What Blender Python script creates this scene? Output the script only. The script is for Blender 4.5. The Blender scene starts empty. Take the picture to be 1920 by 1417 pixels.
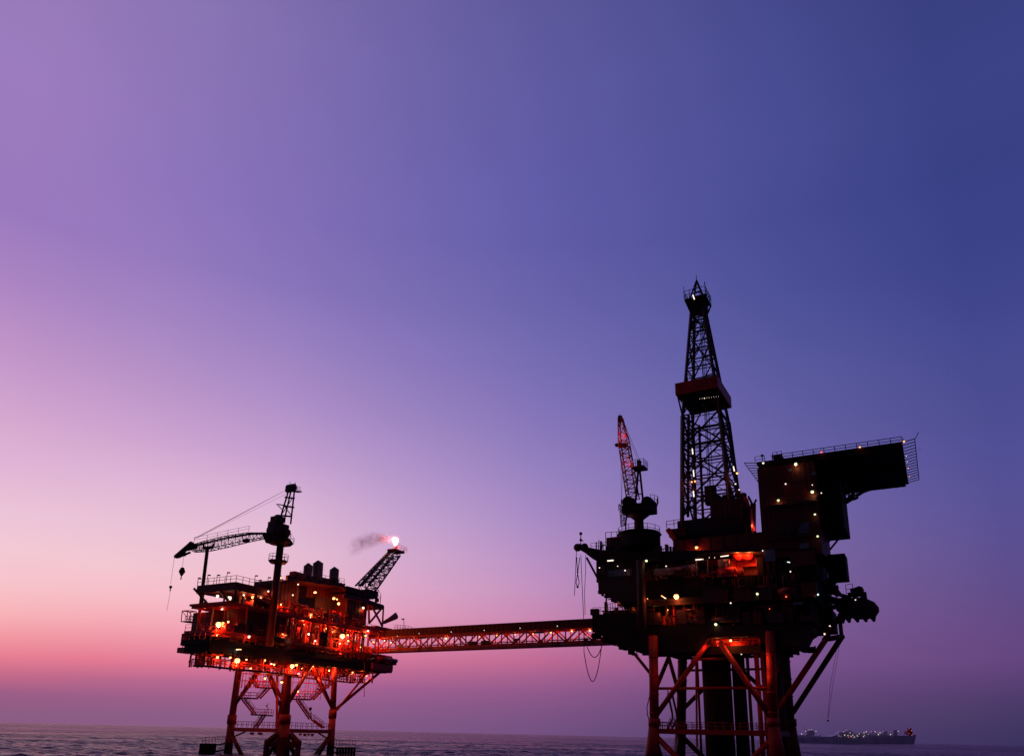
import bpy, math, random
from mathutils import Vector as V

# ------------------------------------------------------------------ camera
sc = bpy.context.scene
COL = sc.collection
FPX, CX, CY, H = 1430.0, 960.0, 950.0, 5.3           # focal length and principal point in photo pixels, eye height
PITCH = math.atan(425 / FPX); ROLL = math.radians(1.32)
FW = V((0, math.cos(PITCH), math.sin(PITCH)))
R0 = V((1, 0, 0)); U0 = V((0, -math.sin(PITCH), math.cos(PITCH)))
RT = R0 * math.cos(ROLL) + U0 * math.sin(ROLL)
UP = U0 * math.cos(ROLL) - R0 * math.sin(ROLL)
CAM = V((0, 0, H))
cd = bpy.data.cameras.new('camera'); cam = bpy.data.objects.new('camera', cd); COL.objects.link(cam)
from mathutils import Matrix
cam.matrix_world = Matrix(((RT.x, UP.x, -FW.x, 0), (RT.y, UP.y, -FW.y, 0), (RT.z, UP.z, -FW.z, H), (0, 0, 0, 1)))
cd.sensor_fit = 'HORIZONTAL'; cd.sensor_width = 36; cd.lens = 36 * FPX / 1920
cd.shift_x = 0; cd.shift_y = (CY - 708.5) / 1920
cd.clip_start = 0.5; cd.clip_end = 60000
sc.camera = cam
sc.view_settings.view_transform = 'Standard'; sc.view_settings.look = 'None'
sc.view_settings.exposure = 0; sc.view_settings.gamma = 1
sc.cycles.max_bounces = 4; sc.cycles.diffuse_bounces = 2; sc.cycles.glossy_bounces = 3
sc.cycles.volume_bounces = 1; sc.cycles.transparent_max_bounces = 8
sc.cycles.sample_clamp_indirect = 2.0; sc.cycles.sample_clamp_direct = 0

# ------------------------------------------------------------------ dusk sky, a function of direction only
SX = [0, 480, 960, 1440, 1900]
SY = [0, 250, 400, 550, 700, 850, 950, 1050, 1130, 1190, 1240, 1290, 1340, 1390]
SKY = [  # sRGB of the afterglow, rows from high to the horizon, columns from the bright west side to the dark side
 [(158,126,190),(138,119,185),(103,97,169),(74,78,150),(50,58,122)],
 [(158,124,190),(134,114,182),(101,96,170),(76,79,150),(53,62,129)],
 [(154,120,190),(133,112,184),(97,92,168),(72,76,147),(51,59,127)],
 [(176,136,196),(142,120,188),(106,100,172),(78,82,152),(60,66,137)],
 [(206,158,204),(168,138,198),(124,112,182),(91,91,160),(70,73,142)],
 [(224,178,212),(202,162,208),(148,128,192),(107,99,168),(79,78,149)],
 [(238,198,217),(226,186,215),(168,140,198),(118,104,168),(86,80,148)],
 [(246,203,211),(240,198,214),(190,148,198),(128,104,162),(93,79,143)],
 [(252,190,192),(244,184,200),(206,148,190),(130,98,154),(97,75,136)],
 [(246,152,160),(238,158,180),(208,130,168),(128,90,146),(100,72,130)],
 [(228,116,138),(224,124,156),(198,108,148),(124,84,140),(100,70,126)],
 [(156,92,132),(168,98,146),(152,92,142),(106,74,126),(82,60,110)],
 [(138,92,132),(140,94,136),(128,86,134),(94,68,114),(68,56,100)],
 [(134,92,132),(136,92,132),(114,82,130),(80,62,108),(58,50,94)]]
def lin(c): return tuple((x / 255 / 12.92) if x < 10.3 else ((x / 255 + 0.055) / 1.055) ** 2.4 for x in c)
def _seg(A, x):
    x = min(max(x, A[0]), A[-1])
    for i in range(len(A) - 1):
        if x <= A[i + 1]: return i, (x - A[i]) / (A[i + 1] - A[i])
def sky_at(px, py):
    i, s = _seg(SX, px); j, t = _seg(SY, py)
    s = s; g = lambda jj, ii, k: SKY[jj][ii][k]
    return lin([(g(j,i,k)*(1-s)+g(j,i+1,k)*s)*(1-t)+(g(j+1,i,k)*(1-s)+g(j+1,i+1,k)*s)*t for k in range(3)])
def dir_pix(az, el):
    d = V((math.sin(az)*math.cos(el), math.cos(az)*math.cos(el), math.sin(el)))
    k = d.dot(FW)
    if k < 0.05: return (CX + 2000 * (1 if az > 0 else -1), -500)
    return CX + FPX * d.dot(RT) / k, CY - FPX * d.dot(UP) / k
w = bpy.data.worlds.new('World'); sc.world = w; w.use_nodes = True
nt = w.node_tree; N = nt.nodes; LK = nt.links; N.clear()
out = N.new('ShaderNodeOutputWorld'); bg = N.new('ShaderNodeBackground'); LK.new(bg.outputs[0], out.inputs[0])
tc = N.new('ShaderNodeTexCoord'); sp = N.new('ShaderNodeSeparateXYZ'); LK.new(tc.outputs['Generated'], sp.inputs[0])
def M(op, a, b=None, c=None):
    n = N.new('ShaderNodeMath'); n.operation = op
    for i, x in enumerate((a, b, c)):
        if x is None: continue
        if isinstance(x, (int, float)): n.inputs[i].default_value = x
        else: LK.new(x, n.inputs[i])
    return n.outputs[0]
az = M('ARCTAN2', sp.outputs[0], sp.outputs[1])
el = M('ARCSINE', M('MINIMUM', M('MAXIMUM', sp.outputs[2], -1.0), 1.0))
ELMAX = 1.0
elf = M('MULTIPLY', M('MAXIMUM', el, 0.0), 1 / ELMAX)
AZ = [-38, -28, -18, -8, 2, 12, 22, 34]
ELS = [0, .012, .03, .05, .07, .09, .115, .145, .18, .22, .27, .33, .40, .47, .54, .62, .70, .80, .9, 1.0]
cur = None
for k, azd in enumerate(AZ):
    r = N.new('ShaderNodeValToRGB'); cr = r.color_ramp; cr.interpolation = 'EASE' if False else 'LINEAR'
    while len(cr.elements) < len(ELS): cr.elements.new(0.5)
    for e, x in zip(cr.elements, ELS):
        e.position = x / ELMAX
        c = sky_at(*dir_pix(math.radians(azd), x)); 
        f = 1.0 if x < .75 else 1 - (x - .75) * 1.2
        e.color = (c[0]*f, c[1]*f, c[2]*f, 1)
    LK.new(elf, r.inputs[0])
    if cur is None: cur = r.outputs[0]
    else:
        mr = N.new('ShaderNodeMapRange'); mr.inputs[1].default_value = math.radians(AZ[k-1]); mr.inputs[2].default_value = math.radians(azd)
        LK.new(az, mr.inputs[0])
        mx = N.new('ShaderNodeMix'); mx.data_type = 'RGBA'
        LK.new(mr.outputs[0], mx.inputs[0]); LK.new(cur, mx.inputs[6]); LK.new(r.outputs[0], mx.inputs[7]); cur = mx.outputs[2]
# the sky falls to night away from the afterglow (behind the viewer) 
mr = N.new('ShaderNodeMapRange'); mr.inputs[1].default_value = math.radians(45); mr.inputs[2].default_value = math.radians(110)
mr.interpolation_type = 'SMOOTHSTEP'
LK.new(M('ABSOLUTE', M('ADD', az, math.radians(4))), mr.inputs[0])
mx = N.new('ShaderNodeMix'); mx.data_type = 'RGBA'; LK.new(mr.outputs[0], mx.inputs[0]); LK.new(cur, mx.inputs[6])
mx.inputs[7].default_value = (.034, .025, .062, 1); cur = mx.outputs[2]
# faint unevenness of thin high haze
ns = N.new('ShaderNodeTexNoise'); ns.inputs['Scale'].default_value = 2.2; ns.inputs['Detail'].default_value = 3
mp = N.new('ShaderNodeMapping'); mp.inputs['Scale'].default_value = (1, 1, 4); LK.new(tc.outputs['Generated'], mp.inputs[0]); LK.new(mp.outputs[0], ns.inputs[0])
fac = M('ADD', M('MULTIPLY', ns.outputs[0], 0.10), 0.95)
vm = N.new('ShaderNodeVectorMath'); vm.operation = 'SCALE'; LK.new(cur, vm.inputs[0]); LK.new(fac, vm.inputs['Scale'])
LK.new(vm.outputs[0], bg.inputs[0]); bg.inputs[1].default_value = 1.0

# the last trace of the sun, on the horizon at the bright side
sl = bpy.data.lights.new('sun', 'SUN'); sl.energy = 0.05; sl.angle = math.radians(8); sl.color = (1, .5, .45)
so = bpy.data.objects.new('sun', sl); COL.objects.link(so)
so.rotation_euler = (math.radians(88.5), 0, math.radians(-180 + 40))

# ------------------------------------------------------------------ materials
def mat(name, col, rough=.55, metal=0.0, var=.35, scale=.6, rust=None):
    m = bpy.data.materials.new(name); m.use_nodes = True; t = m.node_tree; b = t.nodes['Principled BSDF']
    b.inputs['Roughness'].default_value = rough; b.inputs['Metallic'].default_value = metal
    tcn = t.nodes.new('ShaderNodeTexCoord'); n1 = t.nodes.new('ShaderNodeTexNoise')
    n1.inputs['Scale'].default_value = scale; n1.inputs['Detail'].default_value = 8; n1.inputs['Roughness'].default_value = .65
    mpn = t.nodes.new('ShaderNodeMapping'); mpn.inputs['Scale'].default_value = (1, 1, .45)
    t.links.new(tcn.outputs['Object'], mpn.inputs[0]); t.links.new(mpn.outputs[0], n1.inputs[0])
    r = t.nodes.new('ShaderNodeValToRGB')
    c2 = rust or tuple(x * (1 - var) for x in col)
    r.color_ramp.elements[0].position = .35; r.color_ramp.elements[1].position = .62
    r.color_ramp.elements[0].color = (*c2, 1); r.color_ramp.elements[1].color = (*col, 1)
    t.links.new(n1.outputs[0], r.inputs[0]); t.links.new(r.outputs[0], b.inputs['Base Color'])
    bp = t.nodes.new('ShaderNodeBump'); bp.inputs['Strength'].default_value = .15; bp.inputs['Distance'].default_value = .05
    t.links.new(n1.outputs[0], bp.inputs['Height']); t.links.new(bp.outputs[0], b.inputs['Normal'])
    b.inputs['Specular IOR Level'].default_value = .25
    return m
def glow(name, col, s):
    m = bpy.data.materials.new(name); m.use_nodes = True; t = m.node_tree; b = t.nodes['Principled BSDF']
    b.inputs['Base Color'].default_value = (.8, .8, .8, 1)
    b.inputs['Emission Color'].default_value = (*col, 1); b.inputs['Emission Strength'].default_value = s
    m.cycles.emission_sampling = 'NONE'; return m
RED = mat('red_steel_paint', (.42, .016, .012), .5, rust=(.26, .014, .010))
DRED = mat('dark_red_cladding', (.075, .005, .007), .6, rust=(.055, .005, .006))
DARK = mat('dark_steel', (.030, .014, .018), .6)
GREY = mat('grey_steel', (.20, .15, .15), .55)
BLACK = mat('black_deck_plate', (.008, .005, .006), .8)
WIRE = mat('wire_rope', (.05, .04, .045), .7)
GLASS = mat('dark_window_glass', (.08, .11, .17), .12, var=.2)
SHIPM = mat('ship_hull_paint', (.74, .70, .95), .9, scale=.05)  # pale blue puts the distance haze into the hull colour
SHIPR = mat('ship_red_paint', (.30, .04, .05), .7, scale=.05)
def leg_paint():
    m = mat('leg_paint', (.30, .010, .009), .6, rust=(.12, .010, .008), scale=.5); t = m.node_tree; b = t.nodes['Principled BSDF']
    src = b.inputs['Base Color'].links[0].from_socket
    g = t.nodes.new('ShaderNodeNewGeometry'); sp_ = t.nodes.new('ShaderNodeSeparateXYZ'); t.links.new(g.outputs['Position'], sp_.inputs[0])
    n1 = t.nodes.new('ShaderNodeTexNoise'); n1.inputs['Scale'].default_value = .9; n1.inputs['Detail'].default_value = 6; t.links.new(g.outputs['Position'], n1.inputs[0])
    ma = t.nodes.new('ShaderNodeMath'); ma.operation = 'MULTIPLY_ADD'; ma.inputs[1].default_value = 3.0; t.links.new(n1.outputs[0], ma.inputs[0]); t.links.new(sp_.outputs[2], ma.inputs[2])
    r = t.nodes.new('ShaderNodeMapRange'); r.inputs[1].default_value = 3.2; r.inputs[2].default_value = 4.6; t.links.new(ma.outputs[0], r.inputs[0])
    mx_ = t.nodes.new('ShaderNodeMix'); mx_.data_type = 'RGBA'; t.links.new(r.outputs[0], mx_.inputs[0]); mx_.inputs[6].default_value = (.018, .012, .012, 1); t.links.new(src, mx_.inputs[7])
    t.links.new(mx_.outputs[2], b.inputs['Base Color']); return m
LEG = leg_paint()
L_OR = glow('sodium_lamp', (1, .44, .13), 2.0)
L_BIG = glow('large_sodium_lamp', (1, .50, .16), 3.2)
L_WH = glow('white_lamp', (1, .80, .66), 1.5)
L_GR = glow('mercury_lamp', (.80, 1, .52), 1.5)
L_TU = glow('fluorescent_lamp', (.70, 1, .95), 1.4)
L_RD = glow('red_lamp', (1, .16, .08), 1.5)
L_DIM = glow('dim_ship_lamp', (1, .74, .58), 1.1)
L_RDD = glow('dim_red_ship_lamp', (1, .12, .12), 1.5)
FLAME = glow('flame_body', (1, .80, .62), 22)

# ------------------------------------------------------------------ helpers
def pix(px, py): return FW * FPX + RT * (px - CX) + UP * (CY - py)
def at(px, py, Y):                                     # a photo pixel as a point at distance Y
    d = pix(px, py); return CAM + d * (Y / d.y)
class Frame:                                           # local axes of a platform
    def __init__(s, O, ea, eb): s.O, s.ea, s.eb = O, ea, eb
    def P(s, a, b, z): return s.O + s.ea * a + s.eb * b + V((0, 0, z))
    def hit(s, px, py, b=0):
        d = pix(px, py); q = s.O + s.eb * b - CAM
        return CAM + d * (q.dot(s.eb) / d.dot(s.eb))
    def az(s, px, py, b=0):
        p = s.hit(px, py, b) - s.O; return p.dot(s.ea), p.z
YAW = math.radians(-29)
EU = V((math.cos(YAW), math.sin(YAW), 0)); EV = V((-math.sin(YAW), math.cos(YAW), 0))
o = at(1330, 1210, 138); o.z = 0; FR = Frame(o, EU, EV)            # drilling platform: a right, b away
o = at(535, 1300, 155); o.z = 0; FL = Frame(o, EV, -EU)            # process platform: a right and away, b left and away
class MB:
    def __init__(s): s.v, s.f, s.m, s.cur = [], [], [], 0
    def add(s, vs, fs):
        n = len(s.v); s.v += [tuple(x) for x in vs]; s.f += [tuple(i + n for i in f) for f in fs]; s.m += [s.cur] * len(fs); return s
    def tube(s, p, q, r, n=8, r2=None):
        p, q = V(p), V(q); d = (q - p)
        if d.length < 1e-4: return s
        d.normalize(); x = d.cross(V((0, 0, 1)) if abs(d.z) < .9 else V((1, 0, 0))).normalized(); y = d.cross(x)
        r2 = r if r2 is None else r2
        vs = [p + (x*math.cos(t) + y*math.sin(t)) * r for t in [2*math.pi*i/n for i in range(n)]]
        vs += [q + (x*math.cos(t) + y*math.sin(t)) * r2 for t in [2*math.pi*i/n for i in range(n)]]
        fs = [(i, (i+1) % n, n + (i+1) % n, n + i) for i in range(n)] + [tuple(range(n))[::-1], tuple(range(n, 2*n))]
        return s.add(vs, fs)
    def path(s, pts, r, n=6):
        for a, b in zip(pts, pts[1:]): s.tube(a, b, r, n)
        return s
    def box(s, fr, a0, a1, b0, b1, z0, z1):
        vs = [fr.P(a, b, z) for z in (z0, z1) for b in (b0, b1) for a in (a0, a1)]
        return s.add(vs, [(0,2,3,1),(4,5,7,6),(0,1,5,4),(2,6,7,3),(0,4,6,2),(1,3,7,5)])
    def beam(s, p, q, w, h=None, up=V((0,0,1))):
        p, q = V(p), V(q); h = h or w; d = (q - p).normalized()
        x = d.cross(up)
        if x.length < .05: x = d.cross(V((1,0,0)))
        x.normalize(); y = x.cross(d)
        vs = [e + x*i*w/2 + y*j*h/2 for e in (p, q) for i, j in ((-1,-1),(1,-1),(1,1),(-1,1))]
        return s.add(vs, [(3,2,1,0),(4,5,6,7),(0,1,5,4),(1,2,6,5),(2,3,7,6),(3,0,4,7)])
    def prism(s, pts, ext):
        n = len(pts); vs = list(pts) + [p + ext for p in pts]
        return s.add(vs, [tuple(range(n)), tuple(range(n, 2*n))[::-1]] + [(i, n+i, n+(i+1) % n, (i+1) % n) for i in range(n)])
    def ball(s, c, r, n=8, sq=1.0):
        c = V(c); vs = [c + V((0,0,r*sq))]; rows = n // 2
        for i in range(1, rows):
            t = math.pi * i / rows
            vs += [c + V((r*math.sin(t)*math.cos(2*math.pi*j/n), r*math.sin(t)*math.sin(2*math.pi*j/n), r*math.cos(t)*sq)) for j in range(n)]
        vs.append(c - V((0,0,r*sq))); L = len(vs) - 1
        fs = [(0, 1+j, 1+(j+1) % n) for j in range(n)]
        for i in range(rows-2):
            fs += [(1+i*n+j, 1+(i+1)*n+j, 1+(i+1)*n+(j+1) % n, 1+i*n+(j+1) % n) for j in range(n)]
        fs += [(L, 1+(rows-2)*n+(j+1) % n, 1+(rows-2)*n+j) for j in range(n)]
        return s.add(vs, fs)
    def rail(s, pts, h=1.15, step=1.6, r=.05):
        pts = [V(p) for p in pts]
        for a, b in zip(pts, pts[1:]):
            L = (b - a).length; k = max(1, round(L / step))
            for i in range(k + 1):
                q = a.lerp(b, i / k); s.tube(q, q + V((0,0,h)), r, 4)
            for f in (.5, 1): s.tube(a + V((0,0,h*f)), b + V((0,0,h*f)), r*.8, 4)
        return s
    def lattice(s, p, q, w0, w1, side, n, rc, rb, h0=None, h1=None):   # four-chord truss
        p, q = V(p), V(q); d = (q - p).normalized(); x = side.normalized(); x = (x - d * x.dot(d)).normalized(); y = d.cross(x)
        h0 = h0 or w0; h1 = h1 or w1
        def cor(t):
            c = p.lerp(q, t); ww = (w0 + (w1-w0)*t)/2; hh = (h0 + (h1-h0)*t)/2
            return [c + x*i*ww + y*j*hh for i, j in ((-1,-1),(1,-1),(1,1),(-1,1))]
        prev = cor(0)
        for k in range(1, n + 1):
            now = cor(k / n)
            for i in range(4):
                j = (i + 1) % 4
                s.tube(prev[i], now[i], rc, 5); s.tube(now[i], now[j], rb, 4)
                if k % 2: s.tube(prev[i], now[j], rb, 4)
                else: s.tube(prev[j], now[i], rb, 4)
            prev = now
        return s
    def build(s, name, mats, parent=None, smooth=False):
        loc = ORG.get(parent.name, V((0,0,0))) if parent else V((0,0,0))
        me = bpy.data.meshes.new(name)
        if not parent:
            loc = V(s.v[0]); loc.z = min(x[2] for x in s.v)
            n = len(s.v); loc.x = sum(x[0] for x in s.v)/n; loc.y = sum(x[1] for x in s.v)/n
        me.from_pydata([(x[0]-loc.x, x[1]-loc.y, x[2]-loc.z) for x in s.v], [], s.f); me.update()
        mats = mats if isinstance(mats, (list, tuple)) else [mats]
        for m in mats: me.materials.append(m)
        if len(mats) > 1: me.polygons.foreach_set('material_index', s.m)
        if smooth: me.polygons.foreach_set('use_smooth', [True]*len(me.polygons))
        ob = bpy.data.objects.new(name, me); COL.objects.link(ob)
        if parent: ob.parent = parent
        else: ob.location = loc
        ORG[ob.name] = loc
        return ob
ORG = {}
def tag(ob, label, cat, group=None):
    ob['label'] = label; ob['category'] = cat
    if group: ob['group'] = group
    return ob
def thing(name, loc, label, cat, group=None):
    ob = bpy.data.objects.new(name, None); COL.objects.link(ob); ob.location = loc; ORG[ob.name] = V(loc)
    return tag(ob, label, cat, group)
LSCALE = 1.25
def lampglow(p, col, power, parent, soft=.25):
    l = bpy.data.lights.new('lamp_glow', 'POINT'); l.energy = power * LSCALE * (1.7 if parent.name.startswith('process') else 1.0); l.color = col; l.shadow_soft_size = soft
    ob = bpy.data.objects.new('lamp_glow', l); COL.objects.link(ob); ob.location = V(p) - ORG[parent.name]; ob.parent = parent
SOD = (1, .15, .035); WHT = (1, .24, .08); GRN = (1, .62, .22)
def lamp(p, parent, kind='o', size=.22, power=60, glow_off=None):
    """a floodlight: small hooded housing with a bulb as its sub-part"""
    p = V(p); m = MB()
    m.tube(p + V((0,0,size*.7)), p + V((0,0,size*1.7)), size*1.25, 8, size*.5)
    m.tube(p + V((0,0,size*1.7)), p + V((0,.25,size*1.9+.35)), .05, 5)
    h = m.build('floodlight', DARK, parent)
    MB().ball(p, size, 8, .65 + .35*abs(math.sin(p.x*7.3 + p.z*3.1))).build('bulb', L_BIG if kind == 'o' and size > .4 else {'o': L_OR, 'w': L_WH, 'g': L_GR, 'r': L_RD}[kind], h)
    if power:
        d = (CAM - p); d.z = 0; d.normalize()
        lampglow(p + (glow_off if glow_off is not None else d * .2 + V((0,0,-size-.25))), {'o': SOD, 'w': WHT, 'g': GRN, 'r': (1, .06, .03)}[kind], power, parent)
def strip(p, q, parent, r=.12, power=20, m=None):
    h = MB().beam(V(p)+V((0,.15,.1)), V(q)+V((0,.15,.1)), .25, .14).build('tube_fitting', DARK, parent)
    MB().tube(p, q, r, 6).build('tube', m or L_TU, h)
    if power: lampglow((V(p)+V(q))/2 + V((0,-.4,-.3)), (.8, 1, .85), power, parent)
def clutter(fr, a0, a1, b0, b1, z0, z1, n, seed, parent, mats=(DRED, DARK, GREY, RED), solid=True):
    """equipment, vessels and pipework standing between two decks"""
    R = random.Random(seed); hgt = z1 - z0
    def pipe(pts, r, k, flange=None):
        L = sum((q-p).length for p, q in zip(pts, pts[1:])); PIPES.setdefault(parent.name, []).append((r*L/(2+max(b-b0, 0)), pts, r, mats[k], flange))
    for i in range(n):
        a = R.uniform(a0, a1); b = R.uniform(b0, b1); k = R.randrange(len(mats)); t = R.random()
        if not solid: t = .34 + .66*t
        if t < .22:
            m = MB(); ww = R.uniform(.5, 1.6); hh = hgt * R.uniform(.25, .75); m.box(fr, a-ww, a+ww, b-.6, b+.6, z0+.15, z0+hh)
            for s_ in (-1, 1): m.box(fr, a+s_*ww*.7-.1, a+s_*ww*.7+.1, b-.5, b+.5, z0, z0+.15)
            m.box(fr, a-ww*.5, a+ww*.3, b-.63, b-.6, z0+hh*.35, z0+hh*.8)
            m.build('equipment_skid', mats[k], parent)
        elif t < .34:
            m = MB(); r = R.uniform(.4, .9); L = R.uniform(1.2, 2.6)
            p, q = fr.P(a-L, b, z0+r+.5), fr.P(a+L, b, z0+r+.5)
            m.tube(p, q, r, 12); m.tube(p, p-fr.ea*.35, r, 12, r*.4); m.tube(q, q+fr.ea*.35, r, 12, r*.4)
            for s_ in (-.6, .6): m.box(fr, a+s_*L-.12, a+s_*L+.12, b-r*.8, b+r*.8, z0, z0+.6)
            m.build('pressure_vessel', mats[k], parent, True)
        elif t < .70:
            r = R.uniform(.06, .2); z = R.uniform(z0+.4, max(z0+.5, z1-.4)); pipe([fr.P(a, b, z0), fr.P(a, b, z1)], r, k, (fr.P(a, b, z-.18), fr.P(a, b, z+.18)) if R.random() < .6 else None)
        else:
            L = R.uniform(1.5, 5); z = z0 + hgt * R.uniform(.35, .97); r = R.uniform(.06, .18)
            pts = [fr.P(a, b, z0), fr.P(a, b, z), fr.P(min(a+L, a1), b, z), fr.P(min(a+L, a1), b, z0 if R.random() < .5 else z1)]
            pipe(pts, r, k)
PIPES = {}
def lay_pipes(parent):
    rows = sorted(PIPES[parent.name], key=lambda x: -x[0]); rest = MB(); ms = []
    for i, (_, pts, r, mt, fl_) in enumerate(rows):
        m = MB() if i < 96 else rest
        if mt not in ms and i >= 96: ms.append(mt)
        m.cur = ms.index(mt) if i >= 96 else 0
        m.path(pts, r)
        if fl_: m.tube(*fl_, r*1.9, 8)
        if i < 96: m.build('pipe', mt, parent)
    if rest.v: rest.build('pipework', ms, parent)['kind'] = 'stuff'
def girders(m, fr, a0, a1, b0, b1, z0, z1, step=3.0):
    a = a0
    while a <= a1 + .01:
        m.box(fr, a-.12, a+.12, b0+.1, b1-.1, z0, z1); a += step
    for b in (b0+.25, (b0+b1)/2, b1-.25): m.box(fr, a0, a1, b-.15, b+.15, z0+.05, z1-.02)
def catenary(p, q, sag, n=14):
    return [V(p).lerp(V(q), t) - V((0, 0, sag * 4 * t * (1-t))) for t in [i/n for i in range(n+1)]]
def stairs(m, p, q, wide):
    p, q = V(p), V(q); wv = wide
    for s_ in (0, 1): m.beam(p + wv*s_, q + wv*s_, .12, .3)
    n = max(4, int(abs(p.z-q.z)/.35))
    for i in range(n): c = p.lerp(q, (i+.5)/n); m.beam(c, c + wv, .25, .05)
    for s_ in (0, 1):
        m.tube(p + wv*s_ + V((0,0,1)), q + wv*s_ + V((0,0,1)), .05, 5); m.tube(p + wv*s_ + V((0,0,.5)), q + wv*s_ + V((0,0,.5)), .04, 5)
        for i in range(0, n, 3): c = p.lerp(q, i/n) + wv*s_; m.tube(c, c + V((0,0,1)), .04, 4)

# ------------------------------------------------------------------ the sea: real wave geometry near, fine ripples in the normal
def sea():
    import numpy as np
    rs = [2.0]
    while rs[-1] < 60000:
        r_ = rs[-1]; rs.append(r_ * (1.03 if r_ < 85 else 1.0032 if r_ < 620 else 1.02 if r_ < 3000 else 1.12))
    rs = np.array(rs); na = 500
    a_in = np.radians(np.linspace(-42, 42, na)); a_out = np.radians(np.linspace(42, 318, 40)[1:-1])
    an = np.concatenate([a_in, a_out]); K = len(an)
    rr, aa = np.meshgrid(rs, an, indexing='ij'); x = rr*np.sin(aa); y = rr*np.cos(aa); z = np.zeros_like(x); dx = np.zeros_like(x); dy = np.zeros_like(x)
    rg = np.random.RandomState(7)
    for i in range(60):
        lam = 1.3 * (9/1.3) ** rg.rand(); th = math.radians(255) + rg.randn() * .55; k = 2*math.pi/lam
        amp = .0060 * lam * (0.5 + rg.rand()); ph = rg.rand() * 6.28
        fade = np.clip(1.5 - rr * .0032 / (lam * .35), 0, 1) * np.clip(1.3 - rr/900, 0, 1)
        arg = k*(x*math.cos(th) + y*math.sin(th)) + ph
        z += amp*fade*np.cos(arg); dx -= amp*fade*math.cos(th)*np.sin(arg)*.8; dy -= amp*fade*math.sin(th)*np.sin(arg)*.8
    x = x + dx; y = y + dy
    vs = np.stack([x, y, z], -1).reshape(-1, 3); vs = np.vstack([vs, [[0, 0, 0]]])
    n = len(rs); I = np.arange(n-1)[:, None]*K; J = np.arange(K)[None]; J2 = (J+1) % K
    f = np.stack([I+J, I+J2, I+K+J2, I+K+J], -1).reshape(-1, 4).tolist()
    f += [(len(vs)-1, (j+1) % K, j) for j in range(K)]
    me = bpy.data.meshes.new('sea'); me.from_pydata(vs.tolist(), [], f); me.polygons.foreach_set('use_smooth', [True]*len(me.polygons)); me.update()
    m = bpy.data.materials.new('sea_water'); m.use_nodes = True; t = m.node_tree; b = t.nodes['Principled BSDF']
    b.inputs['Base Color'].default_value = (.075, .042, .150, 1); b.inputs['Specular Tint'].default_value = (.80, .70, .95, 1); b.inputs['Roughness'].default_value = .12; b.inputs['IOR'].default_value = 1.15
    tcn = t.nodes.new('ShaderNodeTexCoord'); prev = None
    for s_, st, ds in ((.06, 1.0, 4.0), (.25, 1.0, 1.6), (1.0, .8, .4)):
        mpn = t.nodes.new('ShaderNodeMapping'); mpn.inputs['Scale'].default_value = (1, 1.7, 1); mpn.inputs['Rotation'].default_value = (0, 0, .35)
        nn = t.nodes.new('ShaderNodeTexNoise'); nn.inputs['Scale'].default_value = s_; nn.inputs['Detail'].default_value = 5
        bp = t.nodes.new('ShaderNodeBump'); bp.inputs['Strength'].default_value = st; bp.inputs['Distance'].default_value = ds
        t.links.new(tcn.outputs['Object'], mpn.inputs[0]); t.links.new(mpn.outputs[0], nn.inputs[0]); t.links.new(nn.outputs[0], bp.inputs['Height'])
        if prev: t.links.new(prev.outputs[0], bp.inputs['Normal'])
        prev = bp
    t.links.new(prev.outputs[0], b.inputs['Normal'])
    mpn = t.nodes.new('ShaderNodeMapping'); mpn.inputs['Scale'].default_value = (.3, 1, 1); nn = t.nodes.new('ShaderNodeTexNoise'); nn.inputs['Scale'].default_value = .016; nn.inputs['Detail'].default_value = 6; nn.inputs['Roughness'].default_value = .7
    t.links.new(tcn.outputs['Object'], mpn.inputs[0]); t.links.new(mpn.outputs[0], nn.inputs[0])
    for lo_, hi_, sk in ((.06, .34, 'Roughness'), (1.15, 1.055, 'IOR')):      # patches of wind-ruffled water
        r = t.nodes.new('ShaderNodeMapRange'); r.inputs[1].default_value = .36; r.inputs[2].default_value = .62; r.inputs[3].default_value = lo_; r.inputs[4].default_value = hi_
        t.links.new(nn.outputs[0], r.inputs[0]); t.links.new(r.outputs[0], b.inputs[sk])
    me.materials.append(m); ob = bpy.data.objects.new('sea', me); COL.objects.link(ob); ob['kind'] = 'structure'
sea()

# ================================================================== LEFT: process platform
LP = thing('process_platform', FL.P(0, 0, 0), 'red process platform on three visible legs at left, crowded with glowing orange lamps', 'oil platform')
YN, YLF, YRT = 155.0, 162.6, 167.2
legs = [((541,1238,YN),(535,1345,YN),(530,1440,YN),.80,1.25),
        ((449,1246,YLF),(435,1345,YLF),(424,1440,YLF),.68,.85),
        ((628,1244,YRT),(624,1335,YRT),(617,1440,YRT),.62,.80)]
LT = []
for t, mdl, bt, r, r2 in legs:
    p, q, s_ = at(*t), at(*mdl), at(*bt); LT.append((p, q, s_))
    m = MB(); m.tube(p + (p-q).normalized()*1.5, q, r, 14); m.tube(q, s_, r*1.12, 14, r2); 
    m.tube(q + V((0,0,.6)), q - V((0,0,1.2)), r*1.35, 14)
    m.build('leg', LEG, LP, True)
fz = [LT[1][k] + LT[2][k] - LT[0][k] for k in range(3)]
m = MB(); m.tube(fz[0], fz[1], .65, 12); m.tube(fz[1], fz[2], .7, 12); m.build('leg', LEG, LP, True); LT.append(tuple(fz))
def onleg(i, z):
    p, q, s_ = LT[i]
    if z >= q.z: return q.lerp(p, (z-q.z)/(p.z-q.z))
    return s_.lerp(q, (z-s_.z)/(q.z-s_.z))
zb = at(535, 1325, YN).z; zt = 18.3
def kbrace(i, j, zlow, ztop, r):
    mid = (onleg(i, ztop) + onleg(j, ztop)) / 2
    for l in (i, j): MB().tube(onleg(l, zlow), mid, r, 10).build('brace', LEG, LP, True)
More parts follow.
